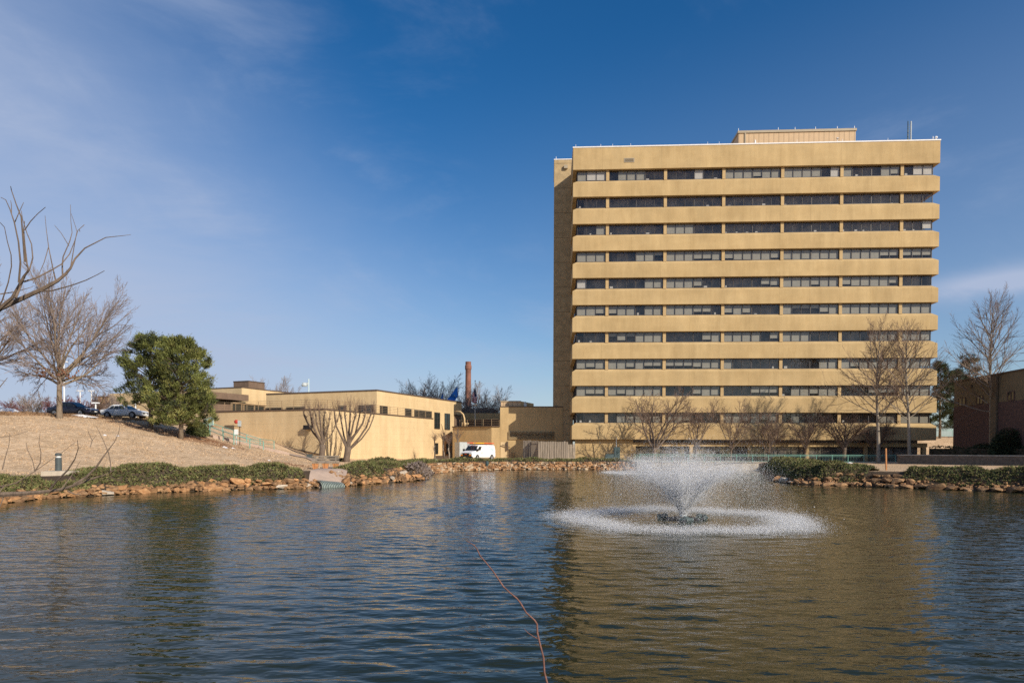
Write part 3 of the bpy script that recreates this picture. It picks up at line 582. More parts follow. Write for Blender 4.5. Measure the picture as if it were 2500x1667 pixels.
# white goose-neck pipe and pale cabinet
b = MB(); pts = [P(1134, 1040, 113), P(1134, 1022, 113), P(1131, 1011, 113), P(1124, 1004.5, 113), P(1112, 1003, 113.5)]
b.tube(pts, [0.13, 0.13, 0.12, 0.11, 0.07], 8); b.tube([P(1129, 1040, 113.3), P(1129, 1032, 113.3), P(1144, 1034, 113.3)], 0.16, 6); b.tube([P(1137, 1040, 113.3), P(1137, 1032, 113.3)], 0.14, 6)
tag(b.build('vent_pipe', ['clinic'], smooth=True), 'cream goose-neck vent pipe rising from the terrace beside the brown door', 'pipe')
b = MB(); p0 = P(1110, 1122, 101); p1 = P(1140, 1122, 101); zt = P(1110, 1079, 101).z; pm = P(1122, 1122, 99.2)
for A, B in ((p0, pm), (pm, p1)):
    d = Vector((0, 3.0, 0)); b.hexa([(A.x, A.y, 0.9), (B.x, B.y, 0.9), (B.x, B.y + 3, 0.9), (A.x, A.y + 3, 0.9), (A.x, A.y, zt), (B.x, B.y, zt), (B.x, B.y + 3, zt), (A.x, A.y + 3, zt)])
tag(b.build('storage_container', ['steel']), 'pale blue grey steel storage container standing behind the white van', 'container')

# ------------------------------------------------------------------ the terraced clinic
CA = math.atan2(.922, .387); cc = P(790, 1000, 82)
CO = (cc.x, 82, 1.0); CF = Frame(CO, CA)
CL = thing('clinic_building', 'long low tan clinic with railed terraces and thin strip windows', 'building', CO, CA)
ct = cc.z - 1.0                                   # terrace top
xe = CF.hit(1057, 1024, 1, 0).x
b = MB(); b.box(0, xe, 0, 36, -2.5, ct); b.build('terrace_wall', ['clinic'], CL)
b = MB(); b.box(-0.08, xe + 0.05, -0.08, 0.35, ct, ct + 0.17); b.box(-0.08, 0.35, 0.35, 36, ct, ct + 0.17); b.build('terrace_coping', ['browntrim'], CL)
rl = MB(); railing(rl, [(xe - 0.1, 0.15, ct + 0.1), (0.9, 0.15, ct + 0.1), (0.15, 0.9, ct + 0.1), (0.15, 19.5, ct + 0.1)], 1.15, 5, 1.95, None, 0.04, 0.02); rl.build('terrace_railing', ['railtan'], CL)
ky = 3.5; k0 = CF.hit(920, 950.6, 1, ky); kx = k0.x; uz = k0.z; x2 = CF.hit(1127, 981, 1, ky).x
yl = CF.hit(650, 961, 0, kx).y
b = MB(); b.box(kx, x2, ky, yl, -1.5, uz - 0.2); b.build('upper_wall', ['clinic'], CL)
b = MB(); b.box(kx - 0.06, x2 + 0.06, ky - 0.06, yl, uz - 0.2, uz); b.build('roof_edge', ['browntrim'], CL)
def wall_window(parent, wall, px0, py0, px1, py1, val, mv=1, mh=2, name='window', deep=0.02):
    """a framed window set proud of a wall plane of the clinic: wall 'u' faces right, 'v' faces left"""
    ax = 1 if wall == 'u' else 0
    a = CF.hit(px0, py0, ax, val); c = CF.hit(px1, py1, ax, val); i = 0 if wall == 'u' else 1
    s0, s1 = sorted((a[i], c[i])); z1, z0 = max(a.z, c.z), min(a.z, c.z)
    def bx(mb, q0, q1, d0, d1, w0, w1, m=0):
        if wall == 'u': mb.box(q0, q1, val - d1, val - d0, w0, w1, m)
        else: mb.box(val - d1, val - d0, q0, q1, w0, w1, m)
    f = MB(); t = 0.07
    bx(f, s0, s1, 0.003, 0.12, z0, z0 + t); bx(f, s0, s1, 0.003, 0.12, z1 - t, z1); bx(f, s0, s0 + t, 0.003, 0.12, z0 + t, z1 - t); bx(f, s1 - t, s1, 0.003, 0.12, z0 + t, z1 - t)
    for k in range(1, mv + 1): x = s0 + (s1 - s0) * k / (mv + 1); bx(f, x - 0.03, x + 0.03, 0.003, 0.11, z0 + t, z1 - t)
    for k in range(1, mh + 1): z = z0 + (z1 - z0) * k / (mh + 1); bx(f, s0 + t, s1 - t, 0.003, 0.105, z - 0.025, z + 0.025)
    o = f.build(name, ['frame'], parent)
    gl = MB(); bx(gl, s0 + t * 0.5, s1 - t * 0.5, 0.004, 0.05, z0 + t * 0.5, z1 - t * 0.5); gl.build('glass', ['carglass'], o); return o
for px0, py0, px1, py1, mv, mh in ((927, 990, 945, 1013, 0, 4), (988, 997, 1003, 1019, 0, 4), (1011, 1000, 1053, 1024, 2, 4)): wall_window(CL, 'u', px0, py0, px1, py1, ky, mv, mh)
for px0, py0, px1, py1 in ((1060, 1006, 1073, 1047), (1085, 1008.5, 1097.5, 1049), (1060, 1081, 1068.5, 1108), (1089, 1082, 1097.5, 1108)): wall_window(CL, 'u', px0, py0, px1, py1, ky, 0 if py0 > 1050 else 1, 2)
for px0, py0, px1, py1 in ((650, 995.5, 690, 1004), (700, 994, 745, 1003), (824, 991, 846, 1006), (876, 989, 912, 1007)): wall_window(CL, 'v', px0, py0, px1, py1, kx, 2, 0)
a = CF.hit(1108.5, 1013, 1, ky); c = CF.hit(1124, 1041, 1, ky)
b = MB(); b.box(a.x, c.x, ky - 0.1, ky - 0.003, c.z, a.z); d_ = b.build('door', ['brownwall'], CL)
b = MB(); b.box(a.x - 0.1, c.x + 0.1, ky - 0.25, ky - 0.102, a.z, a.z + 0.12); b.build('door_hood', ['browntrim'], d_)
# parts of the long left wall, along the stairs
def vbox(mb, px0, py0, px1, py1, d0, d1, val=0.0):
    a = CF.hit(px0, py0, 0, val); c = CF.hit(px1, py1, 0, val); y0, y1 = sorted((a.y, c.y)); z0, z1 = sorted((a.z, c.z)); mb.box(val - d1, val - d0, y0, y1, z0, z1)
b = MB(); vbox(b, 498, 1018.5, 522, 1038, 0.003, 0.1); b.build('blue_door', ['lightblue'], CL)
b = MB(); vbox(b, 549, 1038, 572, 1054, 0.003, 0.06); o = b.build('louver', ['umber'], CL)
b = MB(); vbox(b, 748, 1038, 763.5, 1048, 0.05, 0.6); b.build('wall_light', ['blackp'], CL)
b = MB(); a = CF.hit(524, 1053.5, 0, 0); c = CF.hit(786, 1110, 0, 0); b.bar((-0.06, a.y, a.z), (-0.06, c.y, c.z), 0.1, 0.12); b.build('wall_trim', ['browntrim'], CL)
# the higher blocks behind
KB = P(590, 944, 106); BF = Frame((KB.x, 106, 1.0), CA)
BB = thing('upper_clinic_block', 'higher tan clinic block with brown penthouse behind the pine tree', 'building', (KB.x, 106, 1.0), CA)
bz = KB.z - 1
b = MB(); b.box(0, 26, 0, 9.0, -1, bz - 0.15); b.box(0.4, 22, 9, 30, -1, bz - 0.2); b.build('wall', ['clinic'], BB)
b = MB(); b.box(-0.05, 26, -0.05, 9.05, bz - 0.15, bz); b.build('roof_edge', ['browntrim'], BB)
pa = BF.hit(539, 934, 0, 5); pc = BF.hit(616, 936, 1, 0.5)
b = MB(); PX = (3.0, 3.0 + (BF.hit(616, 936, 1, 1.5).x - BF.hit(575, 936, 1, 1.5).x)); PY = (1.5, 1.5 + (BF.hit(539, 936, 0, 3).y - BF.hit(575, 936, 0, 3).y)); b.box(*PX, *PY, bz, BF.hit(575, 933, 0, 4).z - 0.1); k2 = b.build('penthouse', ['brownwall'], BB)
b = MB(); zz = BF.hit(575, 933, 0, 4).z; b.box(PX[0] - .05, PX[1] + .05, PY[0] - .05, PY[1] + .05, zz - 0.1, zz + 0.05); b.build('penthouse_roof', ['browntrim'], k2)
# brown entrance canopy and glazed entrance on the terrace
EN = thing('entrance_pavilion', 'dark brown flat canopied entrance pavilion on the clinic terrace', 'building', (0, 0, 0), 0)
b = MB(); A = P(520, 953, 96); B = P(607, 964, 101.5); zb = 2.5 + (1098 - 981.5) / F * 101.5
A2 = A + Vector((-9, 4, 0)); B2 = B + Vector((-9, 4, 0)); zt_ = B.z
b.hexa([(A.x, A.y, zb), (B.x, B.y, zb), (B2.x, B2.y, zb), (A2.x, A2.y, zb), (A.x, A.y, zt_), (B.x, B.y, zt_), (B2.x, B2.y, zt_), (A2.x, A2.y, zt_)]); b.build('canopy', ['brownwall'], EN)
b = MB(); A3 = A + Vector((-1.2, 2, 0)); B3 = B + Vector((-1.2, 2, 0))
b.hexa([(A3.x, A3.y, 5), (B3.x, B3.y, 5), (B2.x, B2.y, 5), (A2.x, A2.y, 5), (A3.x, A3.y, zb - 0.02), (B3.x, B3.y, zb - 0.02), (B2.x, B2.y, zb - 0.02), (A2.x, A2.y, zb - 0.02)]); b.build('glazed_wall', ['carglass'], EN)
b = MB(); A = P(520, 985, 92); B = P(563, 986, 94.5); b.hexa([(A.x, A.y, 5.5), (B.x, B.y, 5.5), (B.x - 2, B.y + 2, 5.5), (A.x - 2, A.y + 2, 5.5), (A.x, A.y, A.z), (B.x, B.y, A.z), (B.x - 2, B.y + 2, A.z), (A.x - 2, A.y + 2, A.z)]); b.build('low_wall', ['brownwall'], EN)
b = MB(); A = P(566, 984.5, 96); B = P(648, 983, 102.5)
b.hexa([(A.x, A.y, 5.5), (B.x, B.y, 5.5), (B.x - 1, B.y + 2, 5.5), (A.x - 1, A.y + 2, 5.5), (A.x, A.y, A.z), (B.x, B.y, A.z), (B.x - 1, B.y + 2, A.z), (A.x - 1, A.y + 2, A.z)]); b.build('window_band', ['carglass'], EN)
b = MB(); b.bar(A + Vector((0, 0, 0.08)), Vector((B.x, B.y, A.z + 0.08)), 0.35, 0.16)
for f in (0, 0.28, 0.34, 0.66, 0.97): p = A.lerp(B, f); b.box(p.x - 0.12, p.x + 0.12, p.y - 0.15, p.y - 0.03, 5.5, A.z)
b.build('post', ['railtan'], EN)

# ------------------------------------------------------------------ buildings farther back
BK = thing('brown_service_building', 'low brown building with dark red windows behind the railed terrace', 'building', (0, 128, 1), 0)
KF = Frame((0, 128, 1), 0); a = KF.hit(1090, 1008, 1, 0); c = KF.hit(1240, 1010, 1, 0)
b = MB(); b.box(a.x, c.x, 0, 12, -1, a.z); b.build('wall', ['link'], BK)
for p0, p1 in ((1139, 1175), (1179, 1222)):
    q0 = KF.hit(p0, 1024, 1, 0); q1 = KF.hit(p1, 1040, 1, 0); b = MB(); b.box(q0.x, q1.x, -0.08, -0.003, q1.z - 1.5, q0.z)
    for k in range(7): z = q1.z + (q0.z - q1.z) * k / 7; b.box(q0.x, q1.x, -0.14, -0.082, z, z + 0.08)
    b.build('window', ['rbrick'], BK)
FB = thing('distant_tan_building', 'low tan building with brown band beyond the parked cars', 'building', (0, 120, 5.5), 0)
DF = Frame((0, 120, 5.5), 0); a = DF.hit(240, 969, 1, 0); c = DF.hit(500, 975, 1, 0)
b = MB(); b.box(a.x, c.x, 0, 14, -1, a.z); b.build('wall', ['link'], FB)
b = MB(); q0 = DF.hit(247, 985, 1, 0); q1 = DF.hit(312, 1000, 1, 0); b.box(q0.x, q1.x, -0.1, -0.003, q1.z, q0.z); b.build('garage_door', ['brownwall'], FB)
b = MB(); b.box(a.x - 0.1, c.x, -0.1, 14, a.z, a.z + 0.15); b.build('roof_edge', ['browntrim'], FB)
# chimney with debris mound
cb_ = P(1143, 990, 180); ch_t = P(1142.5, 883, 180).z
CM = thing('brick_chimney', 'tall round red brick chimney rising between two bare trees', 'chimney', (cb_.x, 180, 1.0))
b = MB(); h = ch_t - 1; b.lathe([(0.92, 0), (0.80, h * 0.6), (0.72, h - 2.3), (0.72, h - 2.2)], 20); b.build('shaft', ['chim'], CM, True)
b = MB(); b.lathe([(0.73, h - 2.2), (0.86, h - 1.9), (0.86, h - 1.1), (0.74, h - 0.8), (0.74, h), (0.6, h), (0.6, h - 0.5)], 20); b.build('crown', ['chim'], CM)
md = MB(); p = P(1165, 1003, 170)
for k in range(60):
    x = p.x + ru(-4.5, 5); y = 170 + ru(-2, 2); z = p.z + max(0, (1 - abs(x - p.x) / 5.2)) * ru(0, 1.9) - 0.5; s = ru(0.25, 0.75)
    a_ = ru(0, 3); u = Vector((math.cos(a_), math.sin(a_), ru(-.3, .3))) * s; v = Vector((-math.sin(a_), math.cos(a_), ru(-.3, .3))) * s * 0.7; w_ = Vector((0, 0, s * 0.7)); o = Vector((x, y, z))
    md.hexa([o - u - v, o + u - v, o + u + v, o - u + v, o - u - v + w_, o + u - v + w_, o + u * 0.8 + v + w_, o - u + v * 0.7 + w_])
md.hexa([(p.x - 8, 168, 0.5), (p.x + 9, 168, 0.5), (p.x + 9, 175, 0.5), (p.x - 8, 175, 0.5), (p.x - 4.5, 169, p.z - 0.1), (p.x + 5, 169, p.z - 0.5), (p.x + 5, 174, p.z - 0.5), (p.x - 4.5, 174, p.z - 0.1)])
tag(md.build('rubble_mound', ['rubble']), 'brown mound of rubble at the foot of the brick chimney', 'mound', kind='stuff')
# flags
def flagpole(px, topy, Y, label):
    t = P(px, topy, Y); o = thing('flagpole', label, 'flagpole', (t.x, Y, 1.0), 0, 'flagpoles behind the clinic roof')
    b = MB(); b.tube([(0, 0, 0), (0, 0, t.z - 1.15)], [0.09, 0.045], 8); b.build('pole', ['steel'], o)
    b = MB(); b.lathe([(0.02, t.z - 1.18), (0.13, t.z - 1.08), (0.02, t.z - 0.95)], 8); b.build('finial', ['railtan'], o); return t
flagpole(1118.5, 931, 126, 'slim steel flagpole of the large blue flag'); flagpole(1160, 928.5, 122, 'slim steel flagpole of the striped flag beside the chimney'); flagpole(1083, 950, 132, 'slim steel flagpole of the small folded flag left of the others')
def cloth(name, px, Y, mats, mf, label, nu=12, nv=13):   # px(u, v) -> pixel, v down the hoist
    b = MB(); idx = {}
    for i in range(nu + 1):
        for j in range(nv + 1):
            u, v = i / nu, j / nv; x, y = px(u, v); q = P(x, y, Y + 0.35 * math.sin(u * 9 + v * 2)); idx[i, j] = len(b.v); b.v.append(tuple(q))
    for i in range(nu):
        for j in range(nv): b.f.append((idx[i, j], idx[i, j + 1], idx[i + 1, j + 1], idx[i + 1, j])); b.m.append(mf(i / nu, j))
    tag(b.build(name, mats, smooth=True), label, 'flag', 'flags flying behind the clinic roof')
def pf_blue(u, v):
    top = (1117 - 27 * u, 943 + 34 * u); bot = (1118 - 8 * u, 967 + 12 * u); return (top[0] + (bot[0] - top[0]) * v, top[1] + (bot[1] - top[1]) * v)
cloth('flag', pf_blue, 126, ['blueflag', 'paleflag'], lambda u, j: 1 if (0.35 < u < 0.5 and 5 < j < 8) else 0, 'large plain blue flag drooping from the middle pole')
def pf_us(u, v):
    top = (1160 - 4 * u, 944 + 22 * u); bot = (1166 - 12 * u - 2 * (1 - u), 984 - 3 * u); return (top[0] + (bot[0] - top[0]) * v + 2 * math.sin(v * 3) - u * 4, top[1] + (bot[1] - top[1]) * v)
cloth('flag', pf_us, 122, ['redflag', 'whiteflag', 'navyflag'], lambda u, j: 2 if (u < 0.42 and j < 7) else j % 2, 'red and white striped flag with navy corner hanging by the chimney')
def pf_s(u, v): return (1082 - 6 * u - 6 * v * u, 960 + 8 * u + 14 * v)
cloth('flag', pf_s, 132, ['blueflag', 'paleflag'], lambda u, j: 1 if u > 0.55 else 0, 'small dark blue and pale folded flag just above the clinic roof')
# street lamp and light poles
def lamp_post(px, topy, Y, label, double=False, m='paleblue', arm=-1, gz=1.0):
    t = P(px, topy, Y); o = thing('street_lamp', label, 'lamp', (t.x, Y, gz), 0, 'lamp posts beyond the buildings'); h = t.z - gz
    b = MB(); b.tube([(0, 0, 0), (0, 0, h)], [0.2, 0.15], 8); b.build('pole', [m], o)
    b = MB(); b.box(min(0, arm * 1.15), max(0, arm * 1.15), -0.2, 0.2, h - 1.2, h - 0.75); b.lathe([(0.55, h - 1.45), (0.6, h - 1.2), (0.35, h - 0.75)], 10, 0, (arm * 0.85, 0)); b.build('lamp_head', ['steel'], o)
lamp_post(753.5, 925, 135, 'pale blue shoebox lamp post standing up above the clinic roof')
def light_pole(px, topy, Y, label):
    t = P(px, topy, Y); o = MB(); o.tube([(0, 0, 0), (0, 0, t.z - 5.4)], [0.11, 0.08], 6); o.box(-0.4, 0.4, -0.15, 0.15, t.z - 5.4, t.z - 5.25)
    o = o.build('light_pole', ['white']); o.location = (t.x, Y, 5.4); tag(o, label, 'pole', 'white poles around the car park')
light_pole(156, 885, 82, 'tall white car park light pole just right of the oak trunk'); light_pole(195.5, 955, 100, 'thin white pole above the dark blue car'); light_pole(223, 955, 104, 'thin white pole above the front of the dark blue car')
light_pole(233.5, 985, 80, 'short white post between the two parked cars'); light_pole(331, 982, 82, 'short white post above the silver car front')

# ------------------------------------------------------------------ the shaded building at the right
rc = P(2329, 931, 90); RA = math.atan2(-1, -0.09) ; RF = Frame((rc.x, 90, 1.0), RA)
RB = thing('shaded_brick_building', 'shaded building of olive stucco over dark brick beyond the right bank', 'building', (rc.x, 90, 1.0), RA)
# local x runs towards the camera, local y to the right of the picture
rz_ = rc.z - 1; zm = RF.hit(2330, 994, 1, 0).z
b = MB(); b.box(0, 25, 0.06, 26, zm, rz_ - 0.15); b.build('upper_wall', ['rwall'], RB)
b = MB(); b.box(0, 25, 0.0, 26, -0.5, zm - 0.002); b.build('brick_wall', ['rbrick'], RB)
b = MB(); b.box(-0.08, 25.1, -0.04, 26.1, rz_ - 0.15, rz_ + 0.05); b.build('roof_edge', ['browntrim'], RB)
for p0, p1, y0, y1 in ((2342, 2358, 972, 993.5), (2386, 2400, 966, 991), (2462, 2477, 956, 990)):
    a = RF.hit(p0, y0, 1, 0.06); c = RF.hit(p1, y1, 1, 0.06); x0, x1 = sorted((a.x, c.x)); zz1 = a.z; zz0 = max(zm + 0.05, c.z)
    f = MB(); f.box(x0, x1, -0.03, 0.055, zz0, zz0 + 0.08); f.box(x0, x1, -0.03, 0.055, zz1 - 0.08, zz1)
    for k in range(3): x = x0 + (x1 - x0) * k / 2; f.box(x - 0.06, x + 0.06, -0.035, 0.055, zz0 + 0.08, zz1 - 0.08)
    o = f.build('window', ['rbrick'], RB); gl = MB(); gl.box(x0, x1, 0.0, 0.05, zz0 + 0.02, zz1 - 0.02); gl.build('glass', ['carglass'], o)
a = RF.hit(2371, 943, 1, 0.0); b = MB(); b.box(a.x - 0.2, a.x + 0.2, -0.1, 0.055, a.z - 0.2, a.z + 0.2); b.build('wall_vent', ['browntrim'], RB)
a = RF.hit(2424, 920, 1, 0.0); c = RF.hit(2438, 920, 1, 0); b = MB(); b.box(min(a.x, c.x), max(a.x, c.x), -0.25, -0.045, 2, rz_ - 0.3); b.build('downpipe', ['umber'], RB)

# ------------------------------------------------------------------ walls, railings, fences
def poly_slab(mb, pts, z0, z1, m=0):
    n = len(mb.v); k = len(pts)
    mb.v += [(x, y, z0) for x, y in pts] + [(x, y, z1) for x, y in pts]
    mb.f.append(tuple(n + k + i for i in range(k))); mb.m.append(m)
    for i in range(k): j = (i + 1) % k; mb.f.append((n + i, n + j, n + k + j, n + k + i)); mb.m.append(m)
wa = G(1556, 1147, 0); wb_ = G(1852, 1148.5, 0)
b = MB(); poly_slab(b, [(wa.x, wa.y), (wb_.x, wb_.y), (wb_.x, wb_.y + 0.6), (wa.x, wa.y + 0.6)], -0.8, 1.0); b.box(wa.x + 3.3, wa.x + 3.34, wa.y - 0.02, wa.y + 0.1, -0.5, 0.95)
b.hexa([(wa.x, wa.y, -0.8), (wa.x + 0.5, wa.y, -0.8), (wa.x + 0.5, wa.y + 6, -0.8), (wa.x, wa.y + 6, -0.8), (wa.x, wa.y + 0.02, 0.998), (wa.x + 0.5, wa.y + 0.02, 0.998), (wa.x + 0.5, wa.y + 6, 0.998), (wa.x, wa.y + 6, 0.998)])
o = b.build('retaining_wall', ['concrete']); tag(o, 'stained concrete retaining wall rising from the far water edge', 'wall')
b = MB(); poly_slab(b, [(wa.x - 0.1, wa.y - 0.08), (wb_.x, wb_.y - 0.08), (wb_.x, wb_.y + 0.7), (wa.x - 0.1, wa.y + 0.7)], 1.0, 1.06)
for k in range(9): x = wa.x + 1.5 + k * 1.65; b.tube([(x, wa.y - 0.1, 0.75), (x, wa.y + 0.05, 0.75)], 0.06, 6)
cp_ = b.build('coping', ['concrete'], o)
b = MB(); poly_slab(b, [(wa.x + 0.2, wa.y + 0.61), (wb_.x + 18, wb_.y + 0.61), (60, 98), (7, 102)], 0.3, 1.045)
struct(b.build('pavement', ['paving']), 'paved promenade between the tower and the pond wall', 'pavement')
def picket(a, b_, zb, h, step, bay, name, label, cat):
    o = thing(name, label, cat, (a.x, a.y, zb)); d = (b_ - a); d.z = 0; L = d.length; d.normalize()
    rr = MB(); rr.bar((0, 0, h), d * L + Vector((0, 0, h)), 0.06, 0.05); rr.bar((0, 0, h - 0.17), d * L + Vector((0, 0, h - 0.17)), 0.035, 0.035); rr.bar((0, 0, 0.1), d * L + Vector((0, 0, 0.1)), 0.04, 0.04); rr.build('rails', ['teal'], o)
    n = round(L / bay)
    for k in range(n + 1):
        p = d * (L * k / n); q = MB(); q.tube([p, p + Vector((0, 0, h))], 0.035, 6); q.build('post', ['teal'], o)
    q = MB(); k = 0; t = step
    while t < L:
        p = d * t; q.tube([p + Vector((0, 0, 0.1)), p + Vector((0, 0, h - 0.17))], 0.007, 4, cap=False); t += step
    q.build('balusters', ['teal'], o); return o
ra = P(1562, 1127, 85.3); rb_ = P(2186, 1128, 86.5)
picket(Vector((ra.x, 85.3, 0)), Vector((rb_.x, 86.5, 0)), 1.05, 0.95, 0.2, 2.0, 'picket_railing', 'long teal picket railing along the promenade before the tower', 'railing')
q = MB(); q.tube([(ra.x, 85.3, 1.05), (ra.x, 85.3, 2.0)], 0.04, 6); q.tube([(ra.x, 85.3, 2.0), (ra.x + 0.1, 90, 2.0)], 0.03, 5); q.tube([(ra.x, 85.3, 1.5), (ra.x + 0.1, 90, 1.5)], 0.03, 5)
for k in range(12): q.tube([(ra.x, 85.3 + k * 0.4, 1.05), (ra.x, 85.3 + k * 0.4, 2.0)], 0.012, 4)
tag(q.build('side_railing', ['teal']), 'short teal railing turning back from the promenade corner', 'railing')
# brick seat wall, clipped hedge
a = P(2197, 1128, 80); c = P(2600, 1128, 70)
b = MB(); poly_slab(b, [(a.x, a.y), (c.x, c.y), (c.x, c.y + 0.5), (a.x, a.y + 0.5)], 0.6, 2.0); bw = b.build('brick_wall', ['dbrick']); tag(bw, 'low dark brick garden wall in shade on the right bank', 'wall')
b = MB(); poly_slab(b, [(a.x - 0.05, a.y - 0.06), (c.x, c.y - 0.06), (c.x, c.y + 0.56), (a.x - 0.05, a.y + 0.56)], 2.0, 2.12); b.build('coping', ['concrete'], bw)
# wooden fence by the tower
WF = thing('plank_fence', 'tall weathered grey plank fence enclosing the yard beside the tower', 'fence', (0, 0, 0))
def plank_panel(px0, px1, Y0, Y1, top, name='plank_panel'):
    A = P(px0, 1100, Y0); B = P(px1, 1100, Y1); L = (B - A).xy.length; ang = math.atan2(B.y - A.y, B.x - A.x); zt = P(px0, top, Y0).z - 0.95
    m = MB(); x = 0.0
    while x < L - 0.05:
        w_ = min(0.24, L - x); hh = zt + ru(-0.05, 0.04); dy = ru(-0.015, 0.015); m.box(x + 0.004, x + w_ - 0.008, dy, dy + 0.03, 0, hh); x += 0.33; m.box(x - .12, x - .05, .05, .08, 0, hh - .03)
    m.box(0, L, 0.035, 0.08, 0.4, 0.5); m.box(0, L, 0.035, 0.08, zt - 0.5, zt - 0.4)
    o = m.build(name, ['woodgrey'], WF); o.location = (A.x, A.y, 0.95); o.rotation_euler = (0, 0, ang)
plank_panel(1277, 1297, 101.5, 101, 1075); plank_panel(1297, 1314, 101, 97.5, 1076); plank_panel(1314, 1386, 97.5, 97.2, 1077.5); plank_panel(1386.5, 1404, 97.2, 98.2, 1084)

# ------------------------------------------------------------------ trees
def rdir(d, ang, az):
    d = d.normalized(); u = d.orthogonal().normalized(); v = d.cross(u)
    return (d * math.cos(ang) + (u * math.cos(az) + v * math.sin(az)) * math.sin(ang)).normalized()
def grow(mb, p, d, L, r, lvl, T, rng, ends=None):
    ns = T['seg'][lvl]; pts = [p.copy()]; rad = [r]; dirs = [d.copy()]
    wob = T['wob'][lvl]; up = T['up'][lvl]
    for i in range(ns):
        d = (d + Vector((rng.gauss(0, wob), rng.gauss(0, wob), rng.gauss(0, wob) + up))).normalized()
        p = p + d * (L / ns); pts.append(p.copy()); dirs.append(d.copy())
        rad.append(max(T['rmin'], r * (1 - (i + 1) / ns * (1 - T['tip'][lvl]))))
    mb.tube(pts, rad, T['sides'][lvl], T['mi'][lvl], cap=False)
    if lvl + 1 >= len(T['seg']):
        return
    n = T['n'][lvl]; t0 = T['t0'][lvl]; az = rng.random() * 6.28
    for k in range(n):
        t = t0 + (0.99 - t0) * (k + 0.7 * rng.random()) / n; f = t * ns; i = min(int(f), ns - 1); g_ = f - i
        q = pts[i].lerp(pts[i + 1], g_); rr = rad[i] + (rad[i + 1] - rad[i]) * g_
        az += 2.4 + rng.gauss(0, 0.4); ang = T['ang'][lvl] + rng.gauss(0, 0.16) - T.get('close', 0.3) * (t - t0)
        Lc = L * T['ratio'][lvl] * (1 - T['short'][lvl] * (t - t0) / (1 - t0 + 1e-6)) * (0.75 + 0.5 * rng.random())
        grow(mb, q, rdir(dirs[i + 1], max(0.12, ang), az), Lc, min(rr * 0.72, r * T['rr'][lvl]), lvl + 1, T, rng)
LEADER = dict(seg=[12, 8, 5, 3], wob=[.03, .06, .10, .15], up=[.02, .055, .03, .02], tip=[.10, .2, .35, .5], sides=[8, 5, 3, 3], mi=[0, 0, 1, 1], n=[36, 11, 6], t0=[.33, .14, .15], ang=[1.12, .66, .6], ratio=[.43, .46, .5], short=[.64, .5, .4], rr=[.26, .45, .55], rmin=.008, close=.66)
OAK = dict(seg=[5, 9, 7, 5, 3], wob=[.03, .07, .10, .13, .2], up=[.02, .02, .02, .015, .01], tip=[.75, .18, .25, .35, .5], sides=[10, 7, 4, 3, 3], mi=[0, 0, 1, 1, 1], n=[12, 11, 8, 5], t0=[.68, .22, .15, .15], ang=[1.36, .80, .75, .65], ratio=[1.62, .52, .50, .5], short=[-.22, .62, .5, .4], rr=[.42, .40, .5, .6], rmin=.009, close=1.12)
VASE = dict(seg=[4, 8, 6, 4, 2], wob=[.03, .07, .11, .15, .2], up=[.02, .045, .04, .03, .03], tip=[.8, .22, .3, .4, .5], sides=[8, 6, 4, 3, 3], mi=[0, 0, 1, 1, 1], n=[7, 10, 7, 4], t0=[.72, .25, .15, .2], ang=[.62, .68, .65, .55], ratio=[3.0, .46, .46, .5], short=[.1, .55, .4, .3], rr=[.5, .42, .5, .6], rmin=.010, close=.3)
def bare_tree(name, label, base, height, T, r0, seed, mats, group=None, rz=0, sx=1.0, lean=(0, 0), trunkfrac=None, over=None):
    T = dict(T)
    if over: T.update(over)
    rng = random.Random(seed); o = thing(name, label, 'tree', base, rz, group)
    tr = MB(); br = MB(); L = height * (trunkfrac or 1.0)
    # trunk first, with its flare, then the limbs into their own mesh
    ns = T['seg'][0]; p = Vector((0, 0, -0.15)); d = Vector((lean[0], lean[1], 1)).normalized(); pts = [p.copy()]; rad = [r0 * 1.35]; dirs = [d.copy()]
    for i in range(ns):
        d = (d + Vector((rng.gauss(0, T['wob'][0]), rng.gauss(0, T['wob'][0]), T['up'][0]))).normalized(); p = p + d * (L / ns); pts.append(p.copy()); dirs.append(d.copy())
        rad.append(r0 * (1 - (i + 1) / ns * (1 - T['tip'][0])))
    pts.insert(1, pts[0].lerp(pts[1], min(0.5, 0.5 / (L / ns)))); rad.insert(1, r0 * 1.02)
    tr.tube(pts, rad, T['sides'][0], 0)
    pts.pop(1); rad.pop(1)
    n = T['n'][0]; t0 = T['t0'][0]; az = rng.random() * 6.28
    for k in range(n):
        t = t0 + (1.0 - t0) * (k + 0.6 * rng.random()) / n; f = t * ns; i = min(int(f), ns - 1); q = pts[i].lerp(pts[i + 1], f - i); rr = rad[i] + (rad[i + 1] - rad[i]) * (f - i)
        az += 2.4 + rng.gauss(0, 0.3); ang = T['ang'][0] + rng.gauss(0, 0.14) - T['close'] * (t - t0) / (1 - t0)
        Lc = L * T['ratio'][0] * (1 - T['short'][0] * (t - t0) / (1 - t0 + 1e-6)) * (0.8 + 0.35 * rng.random())
        grow(br, q, rdir(dirs[i + 1], max(0.1, ang), az), Lc, min(rr * 0.8, r0 * T['rr'][0]), 1, T, rng)
    tr.build('trunk', [mats[0]], o, True); br.build('crown', [mats[0], mats[1]], o); o.scale = (sx, sx, 1); return o
def gtree(px, py, topy, **k):
    b_ = H(px, py); h = (P(px, topy, b_.y).z - b_.z); return b_, h
